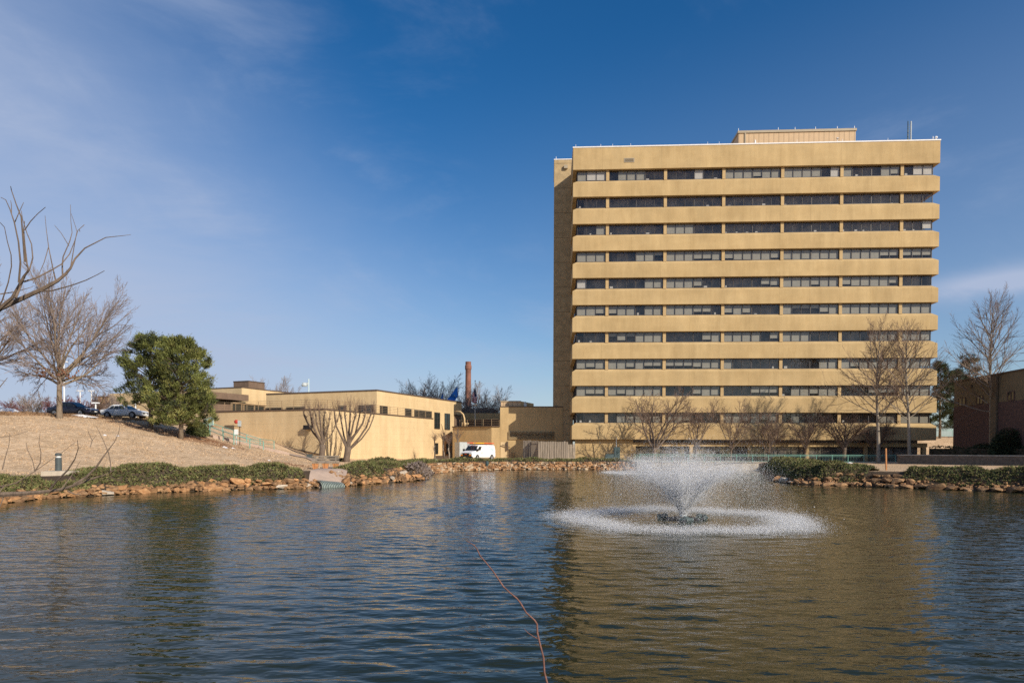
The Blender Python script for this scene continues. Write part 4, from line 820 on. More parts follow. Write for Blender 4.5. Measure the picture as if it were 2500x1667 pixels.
# excurrent trees on the right bank
b_ = G(2145, 1129, 1.05); b_.z = tz(b_.x, b_.y); h = P(2145, 812, b_.y).z - b_.z
bare_tree('bare_tree', 'tall straight bare tree, left of the pair before the tower corner', b_, h, LEADER, 0.26, 11, ['bark2', 'twig'], 'tall bare trees on the right bank')
b_ = G(2221, 1130, 1.05); b_.z = tz(b_.x, b_.y); h = P(2221, 812, b_.y).z - b_.z
bare_tree('bare_tree', 'tall straight bare tree, right of the pair before the tower corner', b_, h, LEADER, 0.24, 12, ['bark2', 'twig'], 'tall bare trees on the right bank')
b_ = G(2421, 1131.5, 1.05); b_.z = tz(b_.x, b_.y); h = P(2421, 748, b_.y).z - b_.z
bare_tree('bare_tree', 'tallest bare tree, in front of the shaded brick building', b_, h, LEADER, 0.27, 13, ['bark2', 'twig'], 'tall bare trees on the right bank')
# vase trees in the planting before the tower
for px, Y, top, r, sd, sx, lab, tf in ((1597, 93, 938, .21, 21, 1.35, 'broad dark bare tree casting its shadow beside the utility cabinets', .2), (1697, 93.5, 972, .14, 22, 1.0, 'bare vase-shaped tree second from the left before the tower', .27),
        (1783, 93, 976, .14, 23, .95, 'slim bare vase-shaped tree third from the left before the tower', .27), (1875, 92.5, 982, .13, 24, 1.15, 'multi-stemmed bare tree in the middle before the tower', .14),
        (1967, 92, 996, .13, 25, 1.15, 'bare tree before a lit column of the tower, second from the right', .3), (2061, 91, 1016, .16, 26, 1.75, 'low wide bare tree at the edge of the tower shadow', .38)):
    t = P(px, 1110, Y); h = P(px, top, Y).z - 1.0
    bare_tree('small_bare_tree', lab, (t.x, Y, 1.0), h, VASE, r, sd, ['bark', 'twig'], 'small bare trees before the tower', 0, sx, trunkfrac=tf, over=dict(ratio=[0.83 / tf * 0.85, .42, .45, .5]))
t = P(2138, 1110, 95); bare_tree('small_bare_tree', 'dark bare tree wholly in shade behind the tall trunk', (t.x, 95, 1.0), 6.0, VASE, .12, 27, ['bark', 'twig'], 'small bare trees before the tower', 0, 1.2, trunkfrac=.25)
# hill trees at the left
b_ = H(145, 1021); h = P(145, 668, b_.y).z - b_.z
oak = bare_tree('oak_tree', 'large bare spreading tree with a pale trunk beside the dark blue car', b_, h * 0.92, OAK, 0.30, 31, ['bark3', 'twigpink'], 'big bare trees on the hill', sx=.80, trunkfrac=.38, over=dict(n=[16, 12, 9, 5]))
lf = MB(); rg = random.Random(4)
for k in range(150):
    a = rg.gauss(-.5, 1.0); q = Vector((a, rg.gauss(0, .8), 3.4 + abs(rg.gauss(0, 0.5)) + 0.1 * abs(a))); u = Vector((rg.uniform(-1, 1), rg.uniform(-1, 1), rg.uniform(-1, 1))).normalized() * 0.10; v = u.orthogonal().normalized() * 0.07
    lf.quad(q - u - v, q + u - v, q + u + v, q - u + v)
lf.build('leaves', ['deadleaf'], oak)['kind'] = 'stuff'
b_ = P(-75, 1016, 60); b_.z = tz(b_.x, 60)
bare_tree('oak_tree', 'bare tree reaching in from the left edge behind the near branches', b_, 13.6, OAK, 0.32, 33, ['bark', 'twiggrey'], 'big bare trees on the hill', trunkfrac=.33, over=dict(n=[13, 10, 9, 6]))
# trees behind the clinic and the chimney
for px, top, Y, r, sd, sx, lab in ((1062, 908, 150, .25, 41, 1.0, 'wide bare tree behind the clinic roof left of the chimney'), (1172, 922, 165, .25, 42, .95, 'bare tree behind the chimney and striped flag'),
        (1015, 945, 165, .2, 43, .9, 'small bare tree top at the left of the chimney trees'), (628, 936, 150, .16, 44, .8, 'round bare tree top beside the brown penthouse'), (692, 938, 165, .16, 45, .8, 'thin bare tree top above the clinic roof')):
    t = P(px, top, Y); bare_tree('distant_bare_tree', lab, (t.x, Y, 1.0), (t.z - 1.0) * .86, OAK, r, sd, ['bark', 'twiggrey'], 'bare trees beyond the clinic', 0, sx * 1.0, trunkfrac=.36, over=dict(n=[20, 11, 9, 5], ang=[1.36, .98, .85, .7], ratio=[1.5, .60, .52, .5], short=[-.12, .4, .4, .4], rr=[.3, .4, .5, .6], rmin=.016))
# shrubs along the far edge of the car park
for px, top, Y, sd, sx, m, lab in ((25, 975, 100, 51, 1.3, 'twigred', 'brownish bare shrub behind the snow pile'), (58, 968, 104, 52, 1.1, 'twiggrey', 'grey bare shrub right of the snow pile'), (95, 962, 98, 53, 1.1, 'twiggrey', 'taller grey bare shrub left of the oak trunk'), (128, 972, 96, 57, .9, 'twigred', 'bare shrub behind the tail of the dark blue car'),
        (175, 968, 95, 54, 1.2, 'twigred', 'red twigged shrub behind the roof of the dark blue car'), (207, 962, 99, 55, 1.2, 'twigred', 'red twigged shrub behind the bonnet of the dark blue car'), (238, 950, 92, 56, .9, 'twig', 'small bare tree between the two parked cars'), (283, 958, 100, 58, .9, 'twigpink', 'bare shrub before the tan building beyond the silver car')):
    t = P(px, top, Y); bare_tree('bare_shrub', lab, (t.x, Y, 5.5), max(2.2, t.z - 5.5), VASE, .09, sd, ['bark', m], 'bare shrubs beyond the car park', 0, sx, trunkfrac=.16, over=dict(ratio=[5.2, .42, .45, .5], n=[9, 8, 6, 3], rmin=.014))
# pollarded pair by the clinic wall
def pollard(label, px, py, heads, seed, r0, forky):
    Y = 79.0 if px < 800 else 79.6; b_ = P(px, py, Y); b_.z = tz(b_.x, Y); rng = random.Random(seed); o = thing('pollarded_tree', label, 'tree', b_, 0, 'pollarded trees by the bench')
    def L(x, y, dy=0): return P(x, y, Y + dy) - Vector(b_)
    tr = MB(); br = MB(); fk = L(*forky)
    tr.tube([Vector((0, 0, -0.15)), Vector((0, 0, 0.4)), fk * 0.6, fk], [r0 * 1.3, r0 * 1.02, r0, r0 * 1.05], 10); tr.build('trunk', ['bark'], o, True)
    for hx, hy, r in heads:
        dy = rng.uniform(-1.0, 1.0); e = L(hx, hy, dy); og = fk + Vector((0, 0, rng.uniform(-.2, .9))); og.x += (e.x - fk.x) * .12; dv = e - og; j = lambda: Vector((rng.gauss(0, .07), rng.gauss(0, .07), 0))
        m1 = og + Vector((dv.x * .42, dv.y * .4, dv.z * .27)) + j(); m2 = og + Vector((dv.x * .74, dv.y * .7, dv.z * .58)) + j(); m3 = og + Vector((dv.x * .93, dv.y * .9, dv.z * .84)) + j()
        br.tube([fk - Vector((0, 0, 0.6)), og, m1, m2, m3, e], [r * 1.5, r * 1.35, r * 1.05, r * .9, r * .8, r * .62], 7)
        for k in range(4):                                       # knuckles and whips
            q = m2.lerp(e, rng.uniform(0.2, 1)); br.tube([q, q + Vector((rng.uniform(-.2, .2), rng.uniform(-.2, .2), rng.uniform(.1, .25)))], [r * 0.6, r * 0.35], 5)
        for k in range(26):
            q = m1.lerp(e, rng.uniform(0.25, 1.0)) if k > 14 else e + Vector((rng.gauss(0, .08), rng.gauss(0, .08), rng.uniform(-.1, .05)))
            d = Vector((rng.gauss(0, .28), rng.gauss(0, .28), 1)).normalized() if k < 20 else Vector((rng.uniform(-1, 1), rng.uniform(-1, 1), rng.uniform(-.5, .4))).normalized()
            l = rng.uniform(.5, 1.6) if k < 20 else rng.uniform(.3, .9); br.tube([q, q + d * l * 0.5, q + d * l + Vector((0, 0, 0.08))], [0.016, 0.011, 0.006], 3, 1, cap=False)
            if k % 3 == 0: br.tube([q + d * l * 0.5, q + d * l * 0.9 + Vector((rng.gauss(0, .1), rng.gauss(0, .1), .1))], [.01, .006], 3, 1, cap=False)
    br.build('crown', ['bark', 'twig'], o)
pollard('left of two heavily pollarded bare trees behind the bench', 785, 1122, [(741, 1002, .11), (755, 1000, .12), (768, 1003, .10), (779, 1000, .11), (793, 1008, .10), (806, 1012, .09), (822, 1030, .06), (762, 1018, .1)], 61, 0.33, (788, 1085))
pollard('right of two heavily pollarded bare trees, beside the long tan wall', 846, 1130.5, [(816, 1003, .11), (829, 998, .10), (843, 1000, .10), (855, 992, .12), (868, 1000, .11), (880, 1002, .11), (892, 1005, .12), (908, 1004, .11), (914, 1010, .08)], 62, 0.36, (850, 1090))
for px, Y, top, hs, lab, sd in ((1083, 96, 1056, [(1078, 1062, .07), (1085, 1056, .08), (1090, 1066, .05)], 'thin crooked pruned tree by the clinic windows', 71), (1117, 103, 1046, [(1113, 1062, .06), (1118, 1048, .09), (1124, 1062, .06)], 'pruned tree standing behind the storage container', 72), (1061, 98, 1060, [(1060, 1066, .07), (1065, 1062, .05)], 'small pruned tree hugging the end of the terrace wall', 73), (1096, 95, 1072, [(1093, 1074, .03), (1098, 1073, .03)], 'leaning thin sapling by the lower clinic window', 74)):
    t = P(px, 1122, Y); o = thing('pruned_tree', lab, 'tree', (t.x, Y, 1.0), 0, 'small pruned trees by the clinic'); rng = random.Random(sd)
    m = MB(); c_ = MB(); org = Vector((t.x, Y, 1.0)); m.tube([Vector((0, 0, -0.1)), Vector((.05, 0, .9)), Vector((-.08, 0, 1.6)), P(px, (1122 + top) / 2 - 4, Y) - org], [.14, .11, .10, .09], 7); m.build('trunk', ['bark2'], o, True)
    f0 = P(px, (1122 + top) / 2 - 4, Y) - org
    for hx, hy, r in hs:
        e = P(hx, hy, Y + rng.uniform(-.5, .5)) - org; c_.tube([f0, f0.lerp(e, .5) + Vector((rng.uniform(-.15, .15), 0, 0)), e], [r * 1.2, r, r * .9], 6)
        for k in range(22):
            q = f0.lerp(e, rng.uniform(.4, 1)); d = Vector((rng.gauss(0, .7), rng.gauss(0, .7), .8)).normalized() * rng.uniform(.4, 1.4); c_.tube([q, q + d * .5, q + d + Vector((0, 0, .1))], [.016, .012, .007], 3, 1, cap=False)
    c_.build('crown', ['bark', 'twig'], o)
# pines
def pine(label, base, h, w_, seed, mats, clumps=230, per=110, low=0.2, nl=0.30, profile=None, group=None):
    rng = random.Random(seed); o = thing('pine_tree', label, 'tree', base, 0, group)
    t = MB(); t.tube([(0, 0, -0.2), (0.02, 0, h * .2), (-.05, 0, h * .5), (0.02, 0, h * .8), (0, 0, h * .95)], [.23, .18, .14, .08, .03], 9)
    cn = MB(); br = MB()
    prof = profile or (lambda f: math.sin(math.pi * min(1, max(0, f)) ** 0.75) ** 0.6)
    nb = 34
    for k in range(clumps):
        f = rng.random() ** 0.9; z = h * (low + (0.99 - low) * f); R_ = w_ * prof(f); a = rng.random() * 6.283; lump = 0.78 + 0.22 * math.sin(a * 3 + f * 11 + seed)
        r_ = R_ * lump * (rng.random() ** 0.28); c = Vector((math.cos(a) * r_, math.sin(a) * r_, z + rng.uniform(-.2, .2)))
        if k % 3 == 0: br.tube([Vector((0, 0, max(h * .15, z - r_ * 0.45))), Vector((c.x * .5, c.y * .5, z - r_ * .12)), c], [.05, .035, .015], 4, cap=False)
        out = (Vector((c.x, c.y, 0)).normalized() if r_ > .05 else Vector()) * 0.8 + Vector((0, 0, .75)); sz = rng.uniform(.75, 1.25) * nl * 1.25
        cm = 0 if rng.random() < .66 else (1 if rng.random() < .5 else 2)
        for j in range(per):
            q = c + Vector((rng.gauss(0, sz * .46), rng.gauss(0, sz * .46), rng.gauss(0, sz * .40)))
            d = (out + Vector((rng.gauss(0, .55), rng.gauss(0, .55), rng.gauss(0, .45)))).normalized(); s_ = d.orthogonal().normalized(); s_ = (s_ * math.cos(j) + d.cross(s_) * math.sin(j)) * nl * 0.11
            l = nl * rng.uniform(.55, 1.1); cn.tri(q - s_, q + s_, q + d * l, cm if rng.random() < .8 else rng.randrange(3))
    t.build('trunk', ['bark3'], o, True); br.build('branches', ['bark'], o); cn.build('crown', mats, o); return o
pine('rounded full green pine tree on the hillside above the juniper bed', pine_b, P(442, 826, pine_b.y).z - pine_b.z, 3.2, 5, ['needle', 'needledark', 'needletip'], 440, 115, .13, .27, lambda f: max(.1, 1 - ((f - .28) / .76) ** 2) ** .5, 'pines on the hillside')
b_ = H(372, 1036, 50); b2 = P(368, 1030, 63); b2.z = tz(b2.x, 63)
pine('darker pine tree leaning behind the full pine, above the silver car', b2, P(352, 818, 63).z - b2.z, 3.0, 8, ['needledark', 'needle', 'needle'], 230, 115, .26, .29, lambda f: max(.1, 1 - ((f - .36) / .70) ** 2) ** .6, 'pines on the hillside')
for px, top, Y, w_, lab, sd in ((2297, 884, 118, 3.6, 'dark evergreen in the gap at the tower corner', 15), (2368, 868, 125, 5.5, 'dark spreading evergreen behind the shaded brick building', 16), (2335, 905, 119, 3.2, 'dark evergreen trunk between tower and shaded brick building', 17)):
    t = P(px, top, Y); z0 = tz(t.x, Y); pine(lab, Vector((t.x, Y, z0)), t.z - z0, w_, sd, ['needledark', 'hedge', 'needledark'], 200, 75, .12, .38, lambda f: (1 - f * .55) * (.75 + .25 * math.sin(f * 25)), 'dark evergreens by the tower corner')
# evergreen bush by the stairs
def bush(name, label, c, rx, ry, rz, n, mats, seed, ln=.16, cat='shrub', parent=None):
    rng = random.Random(seed); m = MB()
    for k in range(n):
        d = Vector((rng.gauss(0, 1), rng.gauss(0, 1), abs(rng.gauss(0, 1)))).normalized(); rr = rng.random() ** .3; q = Vector((d.x * rx * rr, d.y * ry * rr, d.z * rz * rr))
        e = (d + Vector((rng.gauss(0, .6), rng.gauss(0, .6), rng.gauss(0, .5)))).normalized(); s_ = e.orthogonal().normalized() * ln * .3; m.tri(q - s_, q + s_, q + e * ln * rng.uniform(.6, 1.3), rng.randrange(len(mats)))
    o = m.build(name, mats); o.location = c; return tag(o, label, cat)
t = P(482, 1036, 66); bush('evergreen_bush', 'dark rounded evergreen bush beside the stair head', (t.x, 66, tz(t.x, 66)), 1.1, 1.0, 1.35, 3500, ['needledark', 'junA'], 3)
t = P(2250, 1100, 83); 
def hedgebox(label, px0, px1, Y0, Y1, z0, z1, seed, dens=120):
    a = P(px0, 1100, Y0); c = P(px1, 1100, Y1); d = (c - a); d.z = 0; L = d.length; d.normalize(); nrm = Vector((-d.y, d.x, 0)); rng = random.Random(seed); m = MB(); wd = 1.3
    m.hexa([(a + nrm * .1) * 1, (c + nrm * .1), (c + nrm * wd), (a + nrm * wd)] + [], 1) if False else None
    A = Vector((a.x, a.y, 0)); Cc = Vector((c.x, c.y, 0)); e = nrm * wd
    m.hexa([A + Vector((0, 0, .8)), Cc + Vector((0, 0, .8)), Cc + e + Vector((0, 0, .8)), A + e + Vector((0, 0, .8)), A + Vector((0, 0, z1 - .15)), Cc + Vector((0, 0, z1 - .15)), Cc + e + Vector((0, 0, z1 - .15)), A + e + Vector((0, 0, z1 - .15))], 1)
    for k in range(int(L * dens)):
        x = rng.uniform(0, L); top = rng.random() < .5; q = A + d * x + (nrm * rng.uniform(-.05, wd) if top else nrm * rng.uniform(-.12, .02)); q.z = (z1 + rng.gauss(0, .07) + .1 * math.sin(x * 1.3) if top else rng.uniform(z0, z1))
        u = Vector((rng.gauss(0, 1), rng.gauss(0, 1), rng.gauss(.4, 1))).normalized(); s_ = u.orthogonal().normalized() * .06; m.tri(q - s_, q + s_, q + u * .2)
    return tag(m.build('clipped_hedge', ['hedge', 'soil']), label, 'hedge', 'clipped hedges on the right bank')
hedgebox('long dark clipped hedge behind the low brick wall', 2268, 2560, 84, 73.5, 1.5, 3.0, 1); t = P(2470, 1060, 81)
bush('evergreen_bush', 'tall dark shrub against the shaded brick wall at the right edge', (P(2462, 1060, 77).x, 77, 2.0), 2.1, 1.0, 3.2, 6000, ['hedge', 'needledark'], 9, .22)
bush('evergreen_bush', 'low dark shrub at the foot of the shaded brick wall', (P(2400, 1080, 82).x, 82, 2.0), 1.6, .8, 1.5, 3000, ['hedge', 'needledark'], 10, .2)

# ------------------------------------------------------------------ juniper beds and rocks along the water
def along(pxs):                              # shoreline stations with inland normals for a range of photo columns
    out = []
    for px in pxs:
        for i in range(len(shore_px) - 1):
            (x0, y0), (x1, y1) = shore_px[i], shore_px[i + 1]
            if x0 <= px <= x1: f = (px - x0) / (x1 - x0); q = Vector((*shore[i], 0)).lerp(Vector((*shore[i + 1], 0)), f); break
        out.append(q)
    return out
def resample(pts, step):
    res = [pts[0]]; acc = 0
    for i in range(len(pts) - 1):
        a, b = pts[i], pts[i + 1]; L = (b - a).length; t = step - acc
        while t <= L: res.append(a.lerp(b, t / L)); t += step
        acc = (L - (t - step))
    return res
def normals(pts):
    out = []
    for i in range(len(pts)):
        d = pts[min(i + 1, len(pts) - 1)] - pts[max(i - 1, 0)]; d.normalize(); n = Vector((-d.y, d.x, 0)); out.append(n)
    return out
def juniper(label, line, o0, o1, hgt, seed, dens=150, ln=.17, name='juniper_bed', mats=('junA', 'junB', 'junC', 'soil'), taper=1.5):
    rng = random.Random(seed); st = 0.25; pts = resample(line, st); nr = normals(pts); L = len(pts) * st; m = MB(); W = 7
    ph = [rng.uniform(0, 6) for _ in range(6)]
    def hh(s, w_):
        e = min(1, s / taper, (L - s) / taper); e = max(0, e) ** .5
        return hgt * e * max(0, 1 - abs(2 * w_ - 1) ** 2.6) * (.70 + .22 * math.sin(s * .75 + ph[0]) + .18 * math.sin(s * 1.9 + ph[1] + w_ * 2) + .12 * math.sin(s * 3.7 + w_ * 7 + ph[2]))
    def off(s): return o0 + .18 * math.sin(s * 1.1 + ph[3]) + .12 * math.sin(s * 2.7 + ph[4]), o1 + .2 * math.sin(s * .9 + ph[5])
    def at(i, w_, lift=0):
        s = i * st; a, b = off(s); q = pts[i] + nr[i] * (a + (b - a) * w_); q.z = tz_fast(q.x, q.y) + hh(s, w_) * .9 + lift; return q
    rows = []
    XY = []
    for i in range(len(pts)):
        for j in range(W + 1):
            a, b = off(i * st); q = pts[i] + nr[i] * (a + (b - a) * j / W); XY.append((q.x, q.y))
    XY = np.array(XY); Z = terrain(XY[:, 0], XY[:, 1])
    for i in range(len(pts)):
        for j in range(W + 1):
            k = i * (W + 1) + j; m.v.append((XY[k, 0], XY[k, 1], Z[k] - .06 + hh(i * st, j / W) * .82))
    for i in range(len(pts) - 1):
        for j in range(W): k = i * (W + 1) + j; m.f.append((k, k + 1, k + W + 2, k + W + 1)); m.m.append(3)
    N_ = int(L * (o1 - o0) * dens); V = m.v
    for k in range(N_):
        i = rng.randrange(len(pts) - 1); j = rng.randrange(W); a = Vector(V[i * (W + 1) + j]); b = Vector(V[i * (W + 1) + j + 1]); c = Vector(V[(i + 1) * (W + 1) + j]); fu, fv = rng.random(), rng.random()
        q = a + (b - a) * fu + (c - a) * fv; nn = (b - a).cross(c - a); nn = nn if nn.z > 0 else -nn; nn.normalize()
        q += nn * rng.uniform(-.02, .09); mi = 0 if rng.random() < .55 else (1 if rng.random() < .75 else 2)
        base = (nn * .7 + Vector((rng.gauss(0, .7), rng.gauss(0, .7), rng.gauss(.1, .4)))).normalized()
        for t_ in range(3):
            d = (base + Vector((rng.gauss(0, .5), rng.gauss(0, .5), rng.gauss(0, .35)))).normalized(); s_ = d.orthogonal().normalized(); az = rng.random() * 6; s_ = (s_ * math.cos(az) + d.cross(s_) * math.sin(az)) * ln * .20
            m.tri(q - s_, q + s_, q + d * ln * rng.uniform(.6, 1.35), mi)
    return tag(m.build(name, list(mats)), label, 'shrub', 'low junipers around the pond')
def tz_fast(x, y): return tz(x, y)
R_ = lambda a, b, s=12: list(range(a, b + 1, s))
juniper('low spreading juniper bed at the far left, before the bollard lamp', along(R_(-120, 138)), 0.4, 1.6, .50, 1, 200)
juniper('low juniper sprawl on the bank right below the concrete headwall', along(R_(92, 232, 6)), .15, 1.2, .34, 9, 190, taper=.8)
juniper('long green juniper bed between the bollard lamp and the culvert pipe', along(R_(222, 772)), 0.6, 3.1, .68, 2, 200, taper=2.6)
juniper('rounded juniper mound right of the culvert pipe', along(R_(884, 968)), .7, 2.7, .78, 3, 200, taper=2.4)
juniper('bushy juniper mound above the dry shrub at the bank corner', along(R_(992, 1048)), 1.5, 5.2, .85, 6, 140)
juniper('thin juniper strip along the far bank before the white van', along(R_(1050, 1552)), 1.7, 3.6, .50, 4, 90, .2)
juniper('dark juniper mound beside the fountain spray on the right bank', along(R_(1850, 2116, 4)), .4, 4.6, .78, 5, 140)
juniper('dark juniper bed at the right end of the pond', along(R_(2196, 2740)), .5, 4.0, .72, 7, 140)
juniper('dry tufted shrub clump at the corner of the left bank', along(R_(1022, 1056, 3)), -.1, 1.3, .7, 8, 60, .3, 'dry_shrub', ('twigpink', 'junC', 'twigpink', 'soil'), .8)
# rocks: six shapes, placed one by one
def rock_mesh(seed):
    import bmesh
    rng = random.Random(seed); bm = bmesh.new()
    for k in range(15):
        v = Vector((rng.uniform(-1, 1), rng.uniform(-1, 1), rng.uniform(-1, 1))); v = v / max(abs(v.x), abs(v.y), abs(v.z)) * rng.uniform(.42, .56); bm.verts.new(v)
    r_ = bmesh.ops.convex_hull(bm, input=bm.verts); bmesh.ops.delete(bm, geom=[g_ for g_ in r_['geom_interior'] if isinstance(g_, bmesh.types.BMVert)], context='VERTS')
    bmesh.ops.bevel(bm, geom=bm.edges[:], offset=.035, segments=1, affect='EDGES')
    me = bpy.data.meshes.new('rock'); bm.to_mesh(me); bm.free(); return me
rmesh = {}
for k in range(7):
    for mn in ('rockO', 'rockB', 'rockW'):
        me = rock_mesh(k); me.materials.append(M[mn]); rmesh[k, mn] = me
proto = {}
def rock(q, sx, sy, sz, rz, mn, label, group, tilt=.22):
    key = (random.randrange(7), mn)
    if key not in proto: o = bpy.data.objects.new('rock', rmesh[key]); proto[key] = o
    else: o = proto[key].copy()
    C.objects.link(o); o.location = q; o.scale = (sx, sy, sz); o.rotation_euler = (random.gauss(0, tilt), random.gauss(0, tilt), rz); tag(o, label, 'rock', group)
random.seed(21)
nrock = [0]
def rockline(line, step, off, z, size, mix, label, group, jit=.12, cap=999):
    pts = resample(line, step); nr = normals(pts); n = 0
    for q, n_ in zip(pts, nr):
        if n >= cap: break
        if rnd() < .06: continue
        a = math.atan2(-n_.x, n_.y); p = q + n_ * (off + random.gauss(0, jit)); s = size * ru(.7, 1.35); p.z = z + ru(-.05, .06)
        mn = random.choices(('rockO', 'rockB', 'rockW'), mix)[0]
        rock(p, s * ru(.8, 1.9), s * ru(.7, 1.0), s * ru(.45, .8), a + random.gauss(0, .4), mn, label, group); n += 1; nrock[0] += 1
lbl = 'rough orange brown sandstone block in the left bank edging'; grp = 'rocks edging the left bank'
ll = along(R_(-60, 780)); lr = along([850] + R_(860, 1040))
rockline(ll, .46, .0, .08, .44, (6, 4, .6), lbl, grp); rockline(ll, .60, .32, .26, .38, (6, 4, .4), lbl, grp, .14); rockline(along(R_(420, 780)), .62, .58, .46, .38, (6, 4, .3), lbl, grp, .16)
lbl2 = 'small orange brown sandstone slab stacked right of the culvert pipe'; grp2 = 'rocks edging the bank corner'
rockline(lr, .55, .05, .10, .42, (6, 4, 1), lbl2, grp2); rockline(lr, .58, .45, .34, .42, (6, 4, .6), lbl2, grp2, .2); rockline(lr, .60, .95, .60, .42, (6, 4, .6), lbl2, grp2, .2); rockline(lr, .7, 1.4, .84, .38, (6, 4, .6), lbl2, grp2, .2)
lbl3 = 'dark brown shaded rock in the right bank edging'; grp3 = 'rocks edging the right bank'
l3 = along(R_(1880, 2600, 8)); rockline(l3, .85, .05, .10, .55, (1, 8, .15), lbl3, grp3); rockline(along(R_(1990, 2240, 8)), .75, .55, .42, .5, (1, 8, .15), lbl3, grp3); rockline(along(R_(2040, 2200, 8)), .75, 1.0, .72, .45, (1, 8, .15), lbl3, grp3)
print('rocks', nrock)
fill = MB(); rng = random.Random(8)
for line, wmax, zmax in ((ll, .9, .45), (lr, 1.7, .95), (along(R_(1862, 2700, 6)), 1.3, .7)):
    fp = resample(line, .16)
    for q, n_ in zip(fp, normals(fp)):
        for j in range(4):
            f = rng.random(); p = q + n_ * (-.12 + f * wmax) + Vector((rng.gauss(0, .06), rng.gauss(0, .06), 0)); p.z = .0 + f * zmax; s = rng.uniform(.06, .15); a = rng.random() * 3
            u = Vector((math.cos(a), math.sin(a), rng.uniform(-.3, .3))) * s; v = Vector((-math.sin(a), math.cos(a), rng.uniform(-.3, .3))) * s * .65; w_ = Vector((0, 0, s * .8))
            fill.hexa([p - u - v, p + u - v, p + u * .8 + v, p - u + v, p - u * .8 - v * .7 + w_, p + u - v * .8 + w_, p + u * .7 + v * .8 + w_, p - u * .9 + v * .8 + w_], rng.choice((0, 1, 1, 1)))
rub = MB(); rng = random.Random(3); fl = resample(along(R_(1060, 1552)), .30); fn = normals(fl)
for q, n_ in zip(fl, fn):
    for j in range(5):
        p = q + n_ * (-.05 + j * .33 + rng.gauss(0, .1)) + Vector((rng.gauss(0, .1), 0, 0)); p.z = .04 + j * .19; s = rng.uniform(.16, .34); a = rng.random() * 3
        u = Vector((math.cos(a), math.sin(a), rng.uniform(-.2, .2))) * s; v = Vector((-math.sin(a), math.cos(a), rng.uniform(-.2, .2))) * s * .6; w_ = Vector((0, 0, s * .6)); mi = rng.choice((0, 0, 1, 2))
        rub.hexa([p - u - v, p + u - v, p + u * .8 + v, p - u + v, p - u * .8 - v * .7 + w_, p + u - v * .8 + w_, p + u * .7 + v * .8 + w_, p - u * .9 + v * .8 + w_], mi)
def nornd(n, c, c2): return mat(n, c, .95, .3, 1.2, col2=c2)
M['rubA'] = nornd('far_rock_orange', (.22, .11, .05), (.46, .265, .13)); M['rubB'] = nornd('far_rock_brown', (.15, .08, .04), (.36, .215, .105)); M['rubC'] = nornd('far_rock_pale', (.34, .25, .16), (.52, .39, .26))
tag(fill.build('rock_chips', ['rubA', 'rubB']), 'small broken stone chips packed between the larger edging rocks', 'rocks', kind='stuff')
tag(rub.build('riprap', ['rubA', 'rubB', 'rubC']), 'band of small orange riprap stones along the far bank', 'rocks', kind='stuff')

# ------------------------------------------------------------------ paths, culvert, bench, lamps, stairs
def ribbon(line, w_, lift, name, m, label, cat):
    pts = resample(line, .5); nr = normals(pts); b = MB(); K = 4
    XY = np.array([[(q + n_ * (w_ * (j / K - .5))).xy for j in range(K + 1)] for q, n_ in zip(pts, nr)]).reshape(-1, 2); Z = terrain(XY[:, 0], XY[:, 1]) + lift
    b.v = [(x, y, z) for (x, y), z in zip(XY.tolist(), Z.tolist())]
    for i in range(len(pts) - 1):
        for j in range(K): k = i * (K + 1) + j; b.f.append((k, k + 1, k + K + 2, k + K + 1)); b.m.append(0)
    return struct(b.build(name, [m], smooth=True), label, cat)
bp = G(790, 1146, 1.08); gp = lambda x, y, z=1.05: Vector(G(x, y, z))
ribbon([gp(790, 1163, 1.0), gp(784, 1156), gp(795, 1150), gp(830, 1141), gp(870, 1136), gp(930, 1131)], 2.1, .07, 'path', 'paving', 'pinkish concrete path passing the bench', 'path')
hp = H(143, 1156); ca_ = P(100, 1160, 36.15); cb2 = P(207, 1160, 37.1); b = MB(); poly_slab(b, [(ca_.x, ca_.y), (cb2.x, cb2.y), (cb2.x - .2, cb2.y + 1.6), (ca_.x - .3, ca_.y + 1.6)], .1, 1.28)
tag(b.build('concrete_headwall', ['concrete']), 'pale concrete headwall block under the bollard lamp', 'wall'); hp = P(143, 1154, 37.3); hp.z = 1.27
ribbon([Vector(H(700, 1108)), Vector(H(735, 1115)), Vector(H(765, 1121)), Vector(H(800, 1131))], 1.8, .07, 'path', 'paving', 'worn pale path from the stair foot to the bench', 'path')
b = MB(); cpos = G(812, 1189, 0); d = (G(850, 1187.5, 0) - G(800, 1190, 0)); d.z = 0; d.normalize(); nn = Vector((-d.y, d.x, 0)); cl = cpos + nn * .25
L = 1.75
for k in range(26):                               # half-buried corrugated pipe lying along the bank
    r = .52 + (.04 if k % 2 else -.03); s0 = k / 26 * L; s1 = (k + 1) / 26 * L
    for j in range(12):
        a0 = math.pi * j / 12; a1 = math.pi * (j + 1) / 12
        f = lambda s, a, rr: cl + d * (s - .9) + nn * (.1 + rr * math.cos(a)) + Vector((0, 0, -.05 + rr * math.sin(a) * (1 - .35 * s / L)))
        b.quad(f(s0, a0, r), f(s1, a0, r), f(s1, a1, r), f(s0, a1, r))
        b.quad(f(s0, a0, r - .05), f(s0, a1, r - .05), f(s1, a1, r - .05), f(s1, a0, r - .05))
tag(b.build('culvert_pipe', ['culvert'], smooth=True), 'pale green corrugated culvert pipe at the water edge below the bench', 'pipe')
